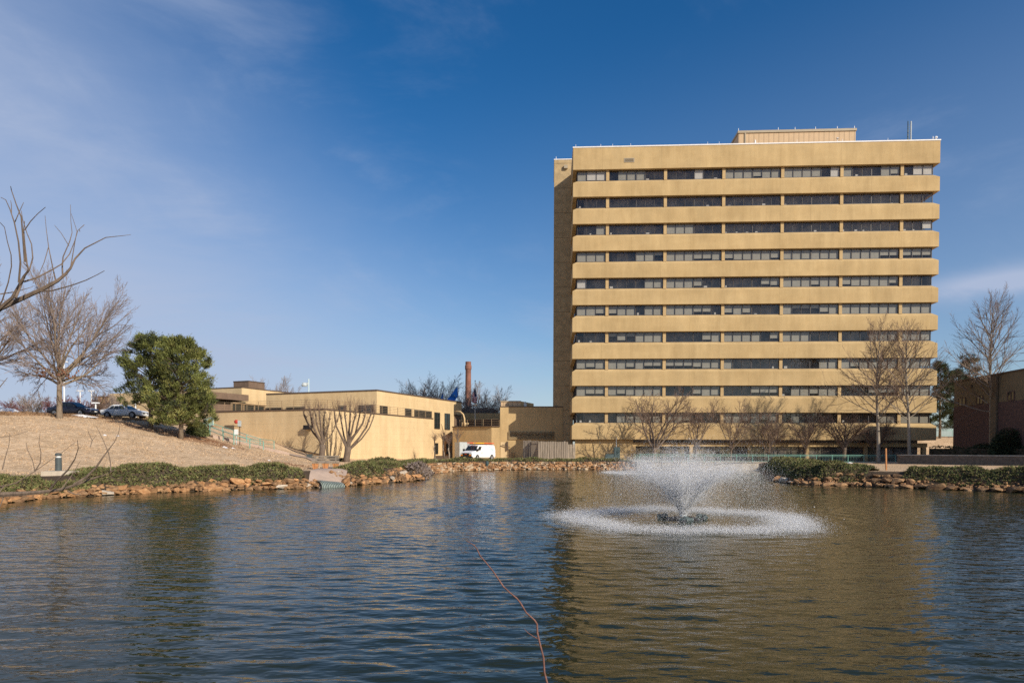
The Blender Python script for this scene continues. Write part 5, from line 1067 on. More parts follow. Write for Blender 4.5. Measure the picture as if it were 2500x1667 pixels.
# bench
bl_ = G(768, 1145, 1.06); BN = thing('park_bench', 'weathered grey slatted park bench on three orange timber supports', 'bench', (G(795, 1144, 1.06).x, G(795, 1144, 1.06).y, tz(G(795, 1144, 1.06).x, G(795, 1144, 1.06).y) + .02), R(14))
for x in (-.72, 0, .72):
    q = MB(); q.hexa([(x - .05, -.42, 0), (x + .05, -.42, 0), (x + .05, .38, 0), (x - .05, .38, 0), (x - .05, -.5, .42), (x + .05, -.5, .42), (x + .05, .32, .40), (x - .05, .32, .40)]); q.hexa([(x - .16, -.40, .0), (x + .16, -.40, 0), (x + .16, -.30, 0), (x - .16, -.30, 0), (x - .24, -.46, .40), (x + .24, -.46, .40), (x + .24, -.36, .40), (x - .24, -.36, .40)]); q.build('leg', ['benchorange'], BN)
q = MB()
for k in range(4): q.box(-.98, .98, -.52 + k * .22, -.33 + k * .22, .42, .475)
q.build('seat', ['benchgrey'], BN)
q = MB()
for k in range(3): z = .52 + k * .17; y = .34 + k * .05; q.hexa([(-.98, y, z), (.98, y, z), (.98, y + .05, z), (-.98, y + .05, z), (-.98, y + .035, z + .10), (.98, y + .035, z + .10), (.98, y + .085, z + .10), (-.98, y + .085, z + .10)])
q.build('backrest', ['benchgrey'], BN)
q = MB()
for x in (-.72, 0, .72): q.bar((x, .38, .4), (x, .50, .98), .07, .05)
q.build('back_support', ['benchgrey'], BN)
# bollard lamp and small ground spotlights
BL = thing('bollard_lamp', 'dark grey round bollard lamp on the pale concrete pad', 'lamp', (hp.x, hp.y, hp.z + .02)); hb = P(143, 1106, hp.y).z - hp.z
q = MB(); q.lathe([(.16, 0), (.16, hb * .72), (.13, hb * .73)], 16); q.build('post', ['bollard'], BL, False)
q = MB(); q.lathe([(.12, hb * .73), (.12, hb * .84)], 16); q.build('lens', ['lamp'], BL)
q = MB(); q.lathe([(.165, hb * .84), (.165, hb * .93), (.13, hb * .98), (.05, hb)], 16); q.build('cap', ['bollard'], BL, False)
for px, py, lab in ((239, 1149, 'small dark double spotlight at the hedge back edge'), (337, 1149, 'small dark single spotlight in the juniper bed')):
    t = H(px, py); o = thing('ground_spotlight', lab, 'lamp', t, 0, 'ground spotlights'); 
    for dx in ((-.14, .14) if px < 300 else (0,)):
        q = MB(); q.hexa([(dx - .1, -.1, .06), (dx + .1, -.1, .06), (dx + .1, .08, .05), (dx - .1, .08, .05), (dx - .12, -.16, .26), (dx + .12, -.16, .26), (dx + .1, .1, .22), (dx - .1, .1, .22)]); q.build('lamp_head', ['bollard'], o)
    q = MB(); q.tube([(0, 0, -.1), (0, 0, .1)], .03, 6); q.box(-.2, .2, -.03, .03, .03, .065); q.build('stake', ['bollard'], o)
for px, py, lab in ((920, 1134, 'small dark spotlight on the path edge left of the bushy juniper'), (1189, 1137, 'small pale spotlight in the far juniper strip'), (957, 1126, 'small blue grey spotlight at the back of the bushy juniper')):
    t = G(px, py, 1.15); o = thing('ground_spotlight', lab, 'lamp', t, 0, 'ground spotlights'); q = MB(); q.lathe([(.11, 0), (.15, .18), (.13, .38), (.03, .42)], 10); q.build('lamp_head', ['utility'], o); q = MB(); q.tube([(0, 0, -.3), (0, 0, 0)], .04, 6); q.build('stake', ['bollard'], o)
# stairs and handrails
lo = Vector(H(694, 1107)); hi = Vector(H(508, 1064)); sv = hi - lo; sl = Vector((sv.x, sv.y, 0)).length; sd = Vector((sv.x, sv.y, 0)).normalized(); sn = Vector((-sd.y, sd.x, 0))
ST_ = thing('stairway', 'worn concrete stairway climbing the bank beside the long tan wall', 'stairs', lo)
n = 26; q = MB()
for k in range(n):
    a = sd * (sl * k / n); c = sd * (sl * (k + 1) / n); pz = tz((lo + a).x, (lo + a).y) - lo.z; z1 = pz + .14; w_ = 1.1
    q.hexa([a - sn * w_ + Vector((0, 0, z1 - .6)), c - sn * w_ + Vector((0, 0, z1 - .6)), c + sn * w_ + Vector((0, 0, z1 - .6)), a + sn * w_ + Vector((0, 0, z1 - .6)), a - sn * w_ + Vector((0, 0, z1)), c - sn * w_ + Vector((0, 0, z1)), c + sn * w_ + Vector((0, 0, z1)), a + sn * w_ + Vector((0, 0, z1))])
q.build('steps', ['paving'], ST_)
def handrail(posts, h, label, ext=True):
    P0 = [Vector(H(x, y)) for x, y in posts]; o = thing('handrail', label, 'handrail', P0[0], 0, 'handrails of the bank stairway')
    for p in P0: q = MB(); r = p - P0[0]; q.tube([r - Vector((0, 0, .2)), r + Vector((0, 0, h))], .045, 6); q.build('post', ['teal'], o)
    q = MB(); up = Vector((0, 0, h)); q.tube([p - P0[0] + up for p in P0] , .035, 5); q.tube([p - P0[0] + up * .55 for p in P0], .028, 5); q.build('rail', ['teal'], o)
    return P0
handrail([(669, 1097), (635, 1094), (602, 1084), (571, 1073), (544, 1064), (512, 1055), (499, 1050)], 1.0, 'farther teal handrail of the bank stairway, next to the wall')
handrail([(643, 1099), (610, 1094.5), (571, 1085), (545, 1076), (513, 1063)], .95, 'nearer teal handrail of the bank stairway, on the lawn side')
t = Vector(H(577, 1085)); EP = thing('call_post', 'pale call post with a red bell and grey boxes at the stair middle', 'post', t)
s_ = F / t.y
q = MB(); q.tube([(0, 0, -.2), (0, 0, 1.45)], .05, 6); q.build('post', ['steel'], EP)
q = MB(); q.box(-.16, .16, -.12, .10, 1.0, 1.5); q.build('call_box', ['white'], EP)
q = MB(); q.bar((-.3, 0, 1.85), (.5, 0, 1.72), .06, .06); q.tube([(.32, .05, 0), (.32, .05, 1.8)], .04, 6); q.build('bracket', ['browntrim'], EP)
q = MB(); q.box(.18, .46, -.1, .1, 1.8, 2.35); q.build('grey_box', ['steel'], EP)
q = MB(); q.tube([(0, -.12, 2.25), (0, -.05, 2.25), (0, .05, 2.25)], [.1, .2, .2], 12); q.build('bell', ['redp'], EP)
for px, py, Y, w_, h_, m, lab in ((756, 1118, 66, .62, .42, 'bollard', 'grey utility box on the lawn left of the pollarded trees'), ):
    t = H(px, py); q = MB(); q.hexa([(-w_ / 2, -.25, 0), (w_ / 2, -.25, 0), (w_ / 2, .25, 0), (-w_ / 2, .25, 0), (-w_ / 2 + .03, -.22, h_), (w_ / 2 - .03, -.22, h_), (w_ / 2 - .03, .22, h_), (-w_ / 2 + .03, .22, h_)]); q.box(-w_ / 2 - .02, w_ / 2 + .02, -.26, .26, h_, h_ + .05); o = q.build('utility_box', [m]); o.location = t; tag(o, lab, 'box')
for px, py, rx, lab, sd_ in ((812, 1122, .9, 'low dark bush between the two pollarded trunks', 31), (838, 1126, .7, 'low dark bush left of the right pollarded trunk', 32)):
    t = H(px, py); bush('low_bush', lab, t, rx, .5, .4, 700, ['needledark', 'junC'], sd_, .14)
for px, py, w_, lab in ((1078, 1122, 1.0, 'low brown planter box by the clinic windows'),):
    t = P(px, 1118, 100); q = MB(); q.box(-.9, .9, -.3, .3, 0, .55); q.box(-.95, .95, -.35, .35, .55, .62); o = q.build('planter_box', ['browntrim']); o.location = (t.x, 100, 1.0); tag(o, lab, 'planter')
# utility cabinets in front of the tower plinth
t = P(1495, 1126, 95); UC = thing('utility_transformer', 'dark green utility transformer cabinet before the plain tower wall', 'cabinet', (t.x, 95, 1.0))
q = MB(); q.box(-1.6, .1, -.4, .4, 0, .35); q.build('base', ['utility'], UC)
q = MB(); q.hexa([(-1.1, -.45, .35), (.15, -.45, .35), (.15, .45, .35), (-1.1, .45, .35), (-.9, -.35, 1.0), (.15, -.35, 1.0), (.15, .35, 1.0), (-.9, .35, 1.0)]); q.build('low_cabinet', ['utility'], UC)
q = MB(); q.box(.18, 1.0, -.4, .3, .35, 1.85); q.box(.22, .58, -.43, -.402, .45, 1.75); q.box(.61, .97, -.43, -.402, .45, 1.75); q.box(.14, 1.04, -.44, .34, 1.85, 1.93); q.build('tall_cabinet', ['utility'], UC)
q = MB(); q.tube([(.55, .1, 1.9), (.55, .1, 2.9)], .05, 6); q.tube([(.55, .1, 2.9), (.6, .1, 3.3)], .03, 6); q.build('pipe', ['steel'], UC)
# wooden stake on the right bank
t = P(2164, 1150, 52); z0 = tz(t.x, 52); q = MB(); q.bar((0, 0, -.3), (-.06, 0, P(2163, 1094, 52).z - z0), .1, .09); o = q.build('wooden_stake', ['benchorange']); o.location = (t.x, 52, z0); tag(o, 'reddish wooden stake standing in the gap between the dark junipers', 'stake')
b = picket(P(2262, 1050, 122).xy.to_3d(), P(2325, 1050, 122).xy.to_3d(), tz(P(2290, 1050, 122).x, 122), 1.1, .6, 2.0, 'distant_railing', 'teal railing glimpsed on the slope behind the tower corner', 'railing')
# snow
def snowpile(name, label, c, rx, ry, h, seed):
    rng = random.Random(seed); b = MB(); n, k = 28, 10; ph = [rng.uniform(0, 6) for _ in range(4)]
    b.v.append((0, 0, h))
    for j in range(1, k + 1):
        for i in range(n):
            a = 2 * math.pi * i / n; f = j / k; q = 1 + .16 * math.sin(a * 2 + ph[0]) + .12 * math.sin(a * 5 + ph[1]); z = h * (1 - f ** 1.6) * (1 + .22 * math.sin(a * 3 + f * 7 + ph[2])) - .05 * f
            x, y = rx * f * q * math.cos(a), ry * f * q * math.sin(a); b.v.append((x, y, z))
    for i in range(n): b.f.append((0, 1 + i, 1 + (i + 1) % n)); b.m.append(0)
    for j in range(k - 1):
        for i in range(n): a = 1 + j * n + i; c_ = 1 + j * n + (i + 1) % n; b.f.append((a, a + n, c_ + n, c_)); b.m.append(0)
    o = b.build(name, ['snow'], smooth=True); o.location = c; return tag(o, label, 'snow', 'old snow on the hill')
t = P(10, 1006, 74); snowpile('snow_pile', 'dirty white snow pile on the car park at the left edge', (t.x, 74, 5.55), 3.0, 1.6, 1.15, 1); t = P(58, 1008, 76); snowpile('snow_pile', 'lower white snow pile next to the big one on the left', (t.x, 76, 5.55), 1.7, 1.0, .6, 2)
t = H(190, 1017, 55); snowpile('snow_pile', 'thin strip of snow before the dark blue car', (t.x, t.y + .4, t.z - .02), 1.5, .6, .22, 3)
for k, (px, py, r, lab) in enumerate(((478, 1041, .5, 'snow remnant in the pine shade by the stair head'), (255, 1062, .22, 'tiny snow patch on the open slope left'), (287, 1064, .2, 'tiny snow patch on the open slope right'), (547, 1092, .35, 'snow patch on the lawn left of the stair foot'), (568, 1094, .25, 'small snow patch nearer the stair foot'), (656, 1124, .2, 'tiny snow patch on the lawn below the stair foot'), (886, 1126, .3, 'snow bit on the path near the right pollarded tree'), (1062, 1123, .5, 'snow heap at the foot of the terrace wall end'), (2045, 1131, .35, 'snow bit on the grass behind the right junipers'), (2075, 1130.5, .45, 'larger snow bit on the grass behind the right junipers'))):
    t = H(px, py); snowpile('snow_patch', lab, t, r, r * .7, r * .3, 10 + k)
# asphalt car park on the hill
b = MB(); poly_slab(b, [(-300, 62), (-60, 62), (-44.5, 66), (-42, 71), (-42, 88), (-70, 100), (-300, 110)], 5.3, 5.66); struct(b.build('road', ['asphalt']), 'asphalt car park on top of the hill', 'road')

# ------------------------------------------------------------------ vehicles
def vehicle(name, label, cat, loc, rz, sec, gh, W, paint, wheels, wr, glassmat='carglass', side_win=(), bands=(), van=False):
    """x forward, y left. sec: body stations (x, z_low, z_top, half width); gh: cabin (front_low, front_high, rear_high, rear_low, z_belt, z_roof, w_low, w_high)"""
    o = thing(name, label, cat, loc, rz)
    b = MB(); ringn = 10
    for x, zl, zt, hw in sec:
        ch = min(.12, (zt - zl) * .25)
        for y, z in ((hw * .86, zl), (hw, zl + ch), (hw * 1.01, zl + (zt - zl) * .5), (hw * .985, zt - ch), (hw * .90, zt), (-hw * .90, zt), (-hw * .985, zt - ch), (-hw * 1.01, zl + (zt - zl) * .5), (-hw, zl + ch), (-hw * .86, zl)): b.v.append((x, y, z))
    for i in range(len(sec) - 1):
        for k in range(ringn): a = i * ringn + k; c = i * ringn + (k + 1) % ringn; b.f.append((a, c, c + ringn, a + ringn)); b.m.append(0)
    b.f.append(tuple(range(ringn))[::-1]); b.m.append(0); b.f.append(tuple((len(sec) - 1) * ringn + k for k in range(ringn))); b.m.append(0)
    fl, fh, rh, rl, zb, zr, wl, wh = gh; k0 = len(b.v)
    zr2 = zr - .09
    for z, x0, x1, w_ in ((zb - .06, fl, rl, wl), (zr2, fh + (fl - fh) * .12, rh + (rl - rh) * .12, wh + .05), (zr, fh - .1, rh + .1, wh - .10)):
        b.v += [(x0, w_, z), (x0, -w_, z), (x1, -w_, z), (x1, w_, z)]
    for j in (0, 4):
        for k in range(4): a = k0 + j + k; c = k0 + j + (k + 1) % 4; b.f.append((a, c, c + 4, a + 4)); b.m.append(0)
    b.f.append((k0 + 8, k0 + 9, k0 + 10, k0 + 11)); b.m.append(0)
    body = b.build('body', [paint], o)
    bv = body.modifiers.new('bevel', 'BEVEL'); bv.width = .035; bv.segments = 2; bv.limit_method = 'ANGLE'; bv.angle_limit = R(25)
    def sidept(s, t, sg):                                     # s along rear->front, t belt->roof
        x = (rl + (fl - rl) * s) * (1 - t) + (rh + (rl - rh) * .12 + (fh + (fl - fh) * .12 - rh - (rl - rh) * .12) * s) * t; y = (wl + (wh + .05 - wl) * t + .012) * sg; return (x, y, zb + (zr2 - zb) * t)
    for sg in (1, -1):
        for s0, s1, t0, t1 in side_win:
            q = MB(); q.quad(sidept(s0, t0, sg), sidept(s1, t0, sg), sidept(s1 if not isinstance(s1, tuple) else s1, t1, sg), sidept(s0, t1, sg)); q.build('side_window', [glassmat], o)
    q = MB(); f = lambda t, y: (fl + (fh + (fl - fh) * .12 - fl) * t + .014, y * (wl + (wh + .05 - wl) * t), zb + (zr2 - zb) * t)
    q.quad(f(.08, -.9), f(.08, .9), f(.95, .88), f(.95, -.88)); q.build('windscreen', [glassmat], o)
    q = MB(); f = lambda t, y: (rl + (rh + (rl - rh) * .12 - rl) * t - .014, y * (wl + (wh + .05 - wl) * t), zb + (zr2 - zb) * t)
    q.quad(f(.12, .86), f(.12, -.86), f(.92, -.84), f(.92, .84)); q.build('rear_window', [glassmat], o)
    for x in wheels:
        for sg in (1, -1):
            y = W / 2 - .10
            a = MB(); a.tube([(x, sg * (y - .1), wr), (x, sg * (y + .107), wr)], wr * 1.14, 20); a.build('wheel_arch', ['blackp'], o)
            a = MB(); a.tube([(x, sg * (y - .12), wr), (x, sg * (y + .10), wr), (x, sg * (y + .13), wr)], [wr, wr, wr * .92], 20); wo = a.build('wheel', ['tyre'], o)
            a = MB(); a.tube([(x, sg * (y + .10), wr), (x, sg * (y + .14), wr), (x, sg * (y + .145), wr)], [wr * .66, wr * .64, wr * .3], 14); a.build('rim', ['rim'], wo)
    return o
def addbox(o, name, m, *bx):
    q = MB(); q.box(*bx); return q.build(name, [m], o)
# white van
vp = P(1167, 1126, 91.5); va = math.atan2(-.85, -.53)
van = vehicle('cargo_van', 'white cargo van with black grille and ladders on its roof', 'van', (vp.x, 91.5, tz(vp.x, 91.5) + .02), va,
    [(-2.82, .42, 1.30, .94), (-2.6, .34, 1.34, .99), (-1.0, .33, 1.34, 1.0), (1.0, .33, 1.34, 1.0), (1.75, .33, 1.30, .99), (2.35, .34, 1.18, .97), (2.72, .38, 1.08, .93)],
    (1.80, 1.02, -2.62, -2.78, 1.30, 2.10, .985, .84), 2.0, 'white', (1.55, -1.85), .38, side_win=((.80, .955, .10, .80),), van=True)
addbox(van, 'grille', 'blackp', 2.70, 2.80, -.86, .86, .60, 1.02); addbox(van, 'bumper', 'blackp', 2.6, 2.92, -.97, .97, .36, .58)
for s in (1, -1):
    addbox(van, 'headlight', 'lamp', 2.80, 2.835, s * .70 - .13, s * .70 + .13, .84, 1.0); addbox(van, 'indicator', 'amber', 2.80, 2.832, s * .68 - .16, s * .68 + .16, .64, .80)
    q = MB(); q.box(1.62, 1.78, s * 1.02 - .06, s * 1.22 if s > 0 else s * 1.02 + .06, 1.25, 1.55) if s > 0 else q.box(1.62, 1.78, -1.24, -.98, 1.25, 1.55); q.build('mirror', ['blackp'], van)
addbox(van, 'emblem', 'redlad', 2.80, 2.826, -.15, .15, .83, .91); addbox(van, 'number_plate', 'plate', 2.92, 2.94, -.25, .05, .33, .52)
addbox(van, 'door_handle', 'blackp', .50, .66, 1.005, 1.035, 1.02, 1.08)
q = MB(); q.quad((.40, 1.016, .45), (.425, 1.016, .45), (.425, 1.012, 1.30), (.40, 1.012, 1.30)); q.build('door_seam', ['steel'], van)
q = MB()                                                      # teal emblem and lettering strokes on the side panel
def vs(x, z): t = max(0, (z - 1.30) / .71); return (x, .99 + (-.10) * t + .022, z)
for k in range(5): a = k * 1.256; q.tri(vs(-1.35 + .05 * math.cos(a), 1.72 + .05 * math.sin(a)), vs(-1.35 + .2 * math.cos(a - .3), 1.72 + .2 * math.sin(a - .3)), vs(-1.35 + .2 * math.cos(a + .3), 1.72 + .2 * math.sin(a + .3)))
for x, z0, z1 in ((-1.62, 1.42, 1.68), (-1.76, 1.42, 1.56), (-1.90, 1.42, 1.56), (-2.04, 1.36, 1.56)): q.quad(vs(x, z0), vs(x - .07, z0), vs(x - .07, z1), vs(x, z1))
q.build('side_logo', ['tealm'], van)
q = MB()
for x in (.6, -.8, -2.2): q.bar((x, -.82, 2.2), (x, .82, 2.2), .05, .05); q.bar((x, .78, 2.08), (x, .78, 2.22), .05, .05); q.bar((x, -.78, 2.08), (x, -.78, 2.22), .05, .05)
q.build('roof_rack', ['blackp'], van)
def ladder(label, y, z, x0, x1, m1, m2):
    q = MB(); o = thing('ladder', label, 'ladder', van.location + Matrix.Rotation(va, 3, 'Z') @ Vector((0, y, z)), va, 'ladders on the van')
    for dy in (-.19, .19):
        q = MB(); xm = x0 + (x1 - x0) * .55; q.bar((x0, dy, 0), (xm, dy, 0), .04, .10, 0); q.bar((xm, dy, 0), (x1, dy, 0), .04, .10, 1); q.build('rail', [m1, m2], o)
    q = MB(); n = 11
    for k in range(n): x = x0 + (x1 - x0) * (k + .5) / n; q.bar((x, -.19, 0), (x, .19, 0), .05, .05)
    q.build('rungs', ['steel'], o)
ladder('red and yellow ladder on the near side of the van roof rack', .45, 2.32, -2.9, 1.5, 'redlad', 'yellow'); ladder('orange yellow ladder on the far side of the van roof rack', -.35, 2.36, -2.6, 1.7, 'yellow', 'redlad')
# dark blue and silver cars
def sedan(label, px, Y, rz, paint):
    t = P(px, 1018, Y); o = vehicle('parked_car', label, 'car', (t.x, Y, 5.68), rz,
        [(-2.32, .38, .82, .74), (-2.2, .30, .90, .84), (-1.5, .27, .97, .89), (-.4, .24, .95, .90), (.9, .24, .92, .90), (1.6, .25, .86, .88), (2.1, .28, .76, .82), (2.34, .34, .62, .70)],
        (1.02, .22, -.95, -1.62, .92, 1.45, .86, .62), 1.8, paint, (1.42, -1.35), .33, side_win=((.10, .30, .12, .88), (.33, .585, .10, .88), (.615, .86, .10, .88)))
    for s in (1, -1):
        q = MB(); q.hexa([(2.2, s * .52, .56), (2.3, s * .5, .56), (2.05, s * .80, .58), (1.95, s * .80, .58), (2.18, s * .52, .72), (2.29, s * .5, .70), (2.06, s * .80, .74), (1.95, s * .80, .75)]); q.build('headlight', ['lamp'], o)
        addbox(o, 'tail_light', 'redp', -2.30, -2.2, s * .62 - .14, s * .62 + .14, .66, .82); q = MB(); q.box(.78, .92, min(s * .9, s * 1.08), max(s * .9, s * 1.08), .93, 1.08); q.build('mirror', [paint], o)
        for x in (.14, -.62): addbox(o, 'door_handle', 'steel' if paint == 'silver' else 'blackp', x - .1, x + .1, min(s * .90, s * .925), max(s * .90, s * .925), .78, .82)
    addbox(o, 'grille', 'blackp', 2.27, 2.36, -.42, .42, .46, .62); addbox(o, 'bumper', 'blackp' if paint == 'navy' else 'silver', 2.2, 2.40, -.72, .72, .27, .42); addbox(o, 'number_plate', 'lamp', 2.37, 2.41, -.16, .16, .44, .55)
    return o
sedan('dark navy blue sedan parked on the hill behind the oak trunk', 180, 68.5, R(-6), 'navy'); sedan('silver sedan parked on the hill left of the pine', 305, 72.5, R(-6), 'silver')

# ------------------------------------------------------------------ near branches
NT = thing('overhanging_tree', 'near bare tree leaning in from the left edge with thin upturned branches', 'tree', (-9.6, 10.5, .95))
def nb(Y): return lambda x, y, dy=0: P(x, y, Y + dy) - Vector((-9.6, 10.5, .95))
n_ = nb(10); q = MB(); j0 = n_(-170, 850); 
q.tube([(0, 0, -.3), (.1, 0, 1.0), (.5, -.2, 2.0), j0 - Vector((0.6, 0, .7)), j0], [.28, .22, .19, .14, .09], 9); q.build('trunk', ['bark'], NT, True)
u = MB()
def limb(pts, r0, r1, dy0=0.0, dy1=0.5, f=n_, m=0, nsd=6):
    k = len(pts); u.tube([f(x, y, dy0 + (dy1 - dy0) * i / (k - 1)) for i, (x, y) in enumerate(pts)], [r1 + (r0 - r1) * (1 - i / (k - 1)) ** 1.35 for i in range(k)], nsd, m)
limb([(-170, 850), (-60, 800), (0, 753), (55, 728), (105, 705), (140, 686), (160, 669), (172, 655), (183, 632), (207, 606), (258, 580), (300, 575.5), (320, 573)], .047, .0025, 0, .6)
limb([(-60, 800), (0, 752), (30, 727), (45, 700), (58, 675), (70, 660), (66, 645), (61, 600), (58, 560), (60, 540), (85, 510), (110, 505.5)][:10] , .030, .005, 0, -.3)
limb([(60, 562), (75, 540), (92, 522), (111, 506)], .008, .004, -.3, -.4); limb([(61, 640), (57, 590), (52, 530), (40, 500), (28, 465), (26, 455)], .014, .004, -.3, -.6)
limb([(72, 658), (80, 630), (77, 596), (66, 570), (55, 535), (52, 515)], .010, .004, -.3, 0); limb([(46, 690), (50, 640), (45, 590), (35, 543), (24, 510), (14, 488), (2, 482)], .014, .004, -.2, -.5)
limb([(36, 543), (46, 520), (55, 500), (58, 494)], .007, .003, -.3, -.3); limb([(28, 520), (28, 500), (26, 490)], .006, .003, -.3, -.3)
limb([(-20, 770), (5, 735), (20, 690), (28, 650), (27, 622), (18, 590), (11, 555), (0, 543)], .012, .004, 0, -.6)
limb([(58, 688), (90, 678), (128, 658), (150, 645), (170, 620), (182, 590), (190, 563), (206, 549)], .014, .004, 0, .8); limb([(136, 685), (128, 650), (119, 605), (113, 560), (110, 527)], .011, .003, .3, .6)
limb([(118, 605), (108, 640), (95, 670), (80, 692)], .006, .004, .4, .2); limb([(153, 672), (152, 650), (154, 627), (170, 590), (176, 568), (173, 540), (172, 500)], .012, .003, .4, .8)
limb([(172, 655), (178, 620), (183, 590), (188, 565), (180, 540), (174, 522)], .008, .003, .5, .9); limb([(168, 600), (150, 570), (133, 550)], .006, .003, .6, .8); limb([(195, 565), (193, 560), (205, 549)], .006, .003, .6, .8)
limb([(90, 712), (130, 709), (180, 695), (210, 684), (235, 672), (255, 661)], .012, .004, .2, 0); limb([(0, 718), (40, 712), (80, 700)], .01, .004, .4, .6); limb([(38, 728), (50, 700), (62, 672), (70, 655), (56, 640)], .018, .005, -.2, .2)
m_ = nb(9.5)
limb([(-190, 1235), (-80, 1213), (0, 1207), (60, 1204), (110, 1200), (150, 1194), (190, 1182), (225, 1168), (258, 1158), (281, 1146)], .055, .006, 0, .3, m_)
limb([(180, 1183), (210, 1165), (235, 1140), (252, 1115), (263, 1100), (280, 1078), (290, 1055), (296, 1020)], .02, .003, 0, .3, m_); limb([(270, 1150), (270, 1130), (265, 1105), (250, 1070), (235, 1040)], .009, .003, .2, .5, m_)
limb([(122, 1194), (140, 1172), (165, 1148), (183, 1120), (191, 1095), (189, 1074)], .016, .004, 0, -.3, m_); limb([(152, 1190), (172, 1165), (190, 1135), (196, 1125)], .007, .003, 0, .2, m_)
limb([(0, 1187), (20, 1184), (40, 1178), (60, 1165), (85, 1150), (120, 1125), (150, 1105), (185, 1078)], .010, .003, .1, .5, m_); limb([(85, 1150), (98, 1130), (100, 1105), (95, 1080), (98, 1057)], .008, .003, .2, .2, m_); limb([(85, 1150), (80, 1125), (66, 1095), (64, 1080)], .006, .003, .2, .3, m_)
limb([(-10, 1215), (6, 1190), (12, 1187)], .009, .006, 0, .1, m_); limb([(6, 1145), (12, 1120), (22, 1085), (24, 1058)], .008, .003, 0, .2, m_); limb([(-30, 1250), (0, 1236), (8, 1215), (8, 1203)], .008, .006, 0, .1, m_); limb([(-20, 1068), (20, 1065), (45, 1060), (68, 1052)], .006, .003, 0, .2, m_)
limb([(165, 1198), (180, 1205), (198, 1207)], .012, .006, 0, .1, m_); limb([(221, 1090), (225, 1075), (235, 1062)], .007, .003, .2, .3, m_); limb([(225, 1075), (218, 1060), (214, 1047)], .006, .003, .2, .3, m_); limb([(-40, 975), (0, 944), (18, 922)], .012, .004, 0, .2, m_)
limb([(-190, 1235), (-200, 1150), (-190, 1000), (-170, 850)], .08, .09, 0, 0, m_)
u.build('crown', ['bark', 'twig'], NT)
SP = thing('sapling_twig', 'thin red-brown sapling stem rising from the near bank', 'sapling', P(1345, 1690, 3.6))
def ms(x, y): return P(x, y, 3.6) - P(1345, 1690, 3.6)
q = MB(); q.tube([Vector((0.02, 0, -.5)), ms(1345, 1690), ms(1336, 1667), ms(1329, 1640), ms(1327, 1605), ms(1318, 1570), ms(1312, 1545), ms(1311, 1522), ms(1305, 1513), ms(1285, 1495), ms(1270, 1470), ms(1262, 1460), ms(1245, 1446), ms(1229, 1431), ms(1204, 1394), ms(1186, 1372), ms(1172, 1356), ms(1164, 1338), ms(1157, 1330), ms(1145, 1323), ms(1137, 1320.5)],
    [.0065, .006, .0058, .0055, .0052, .0050, .0052, .0052, .0044, .0042, .0046, .0042, .0040, .0041, .0036, .0032, .0034, .003, .003, .0022, .0015], 7); q.build('stem', ['sapling'], SP, True)
q = MB(); q.tube([ms(1312, 1558), ms(1300, 1551), ms(1288, 1543), ms(1279, 1533)], [.003, .0024, .002, .0012], 6); q.build('side_shoot', ['sapling'], SP, True)

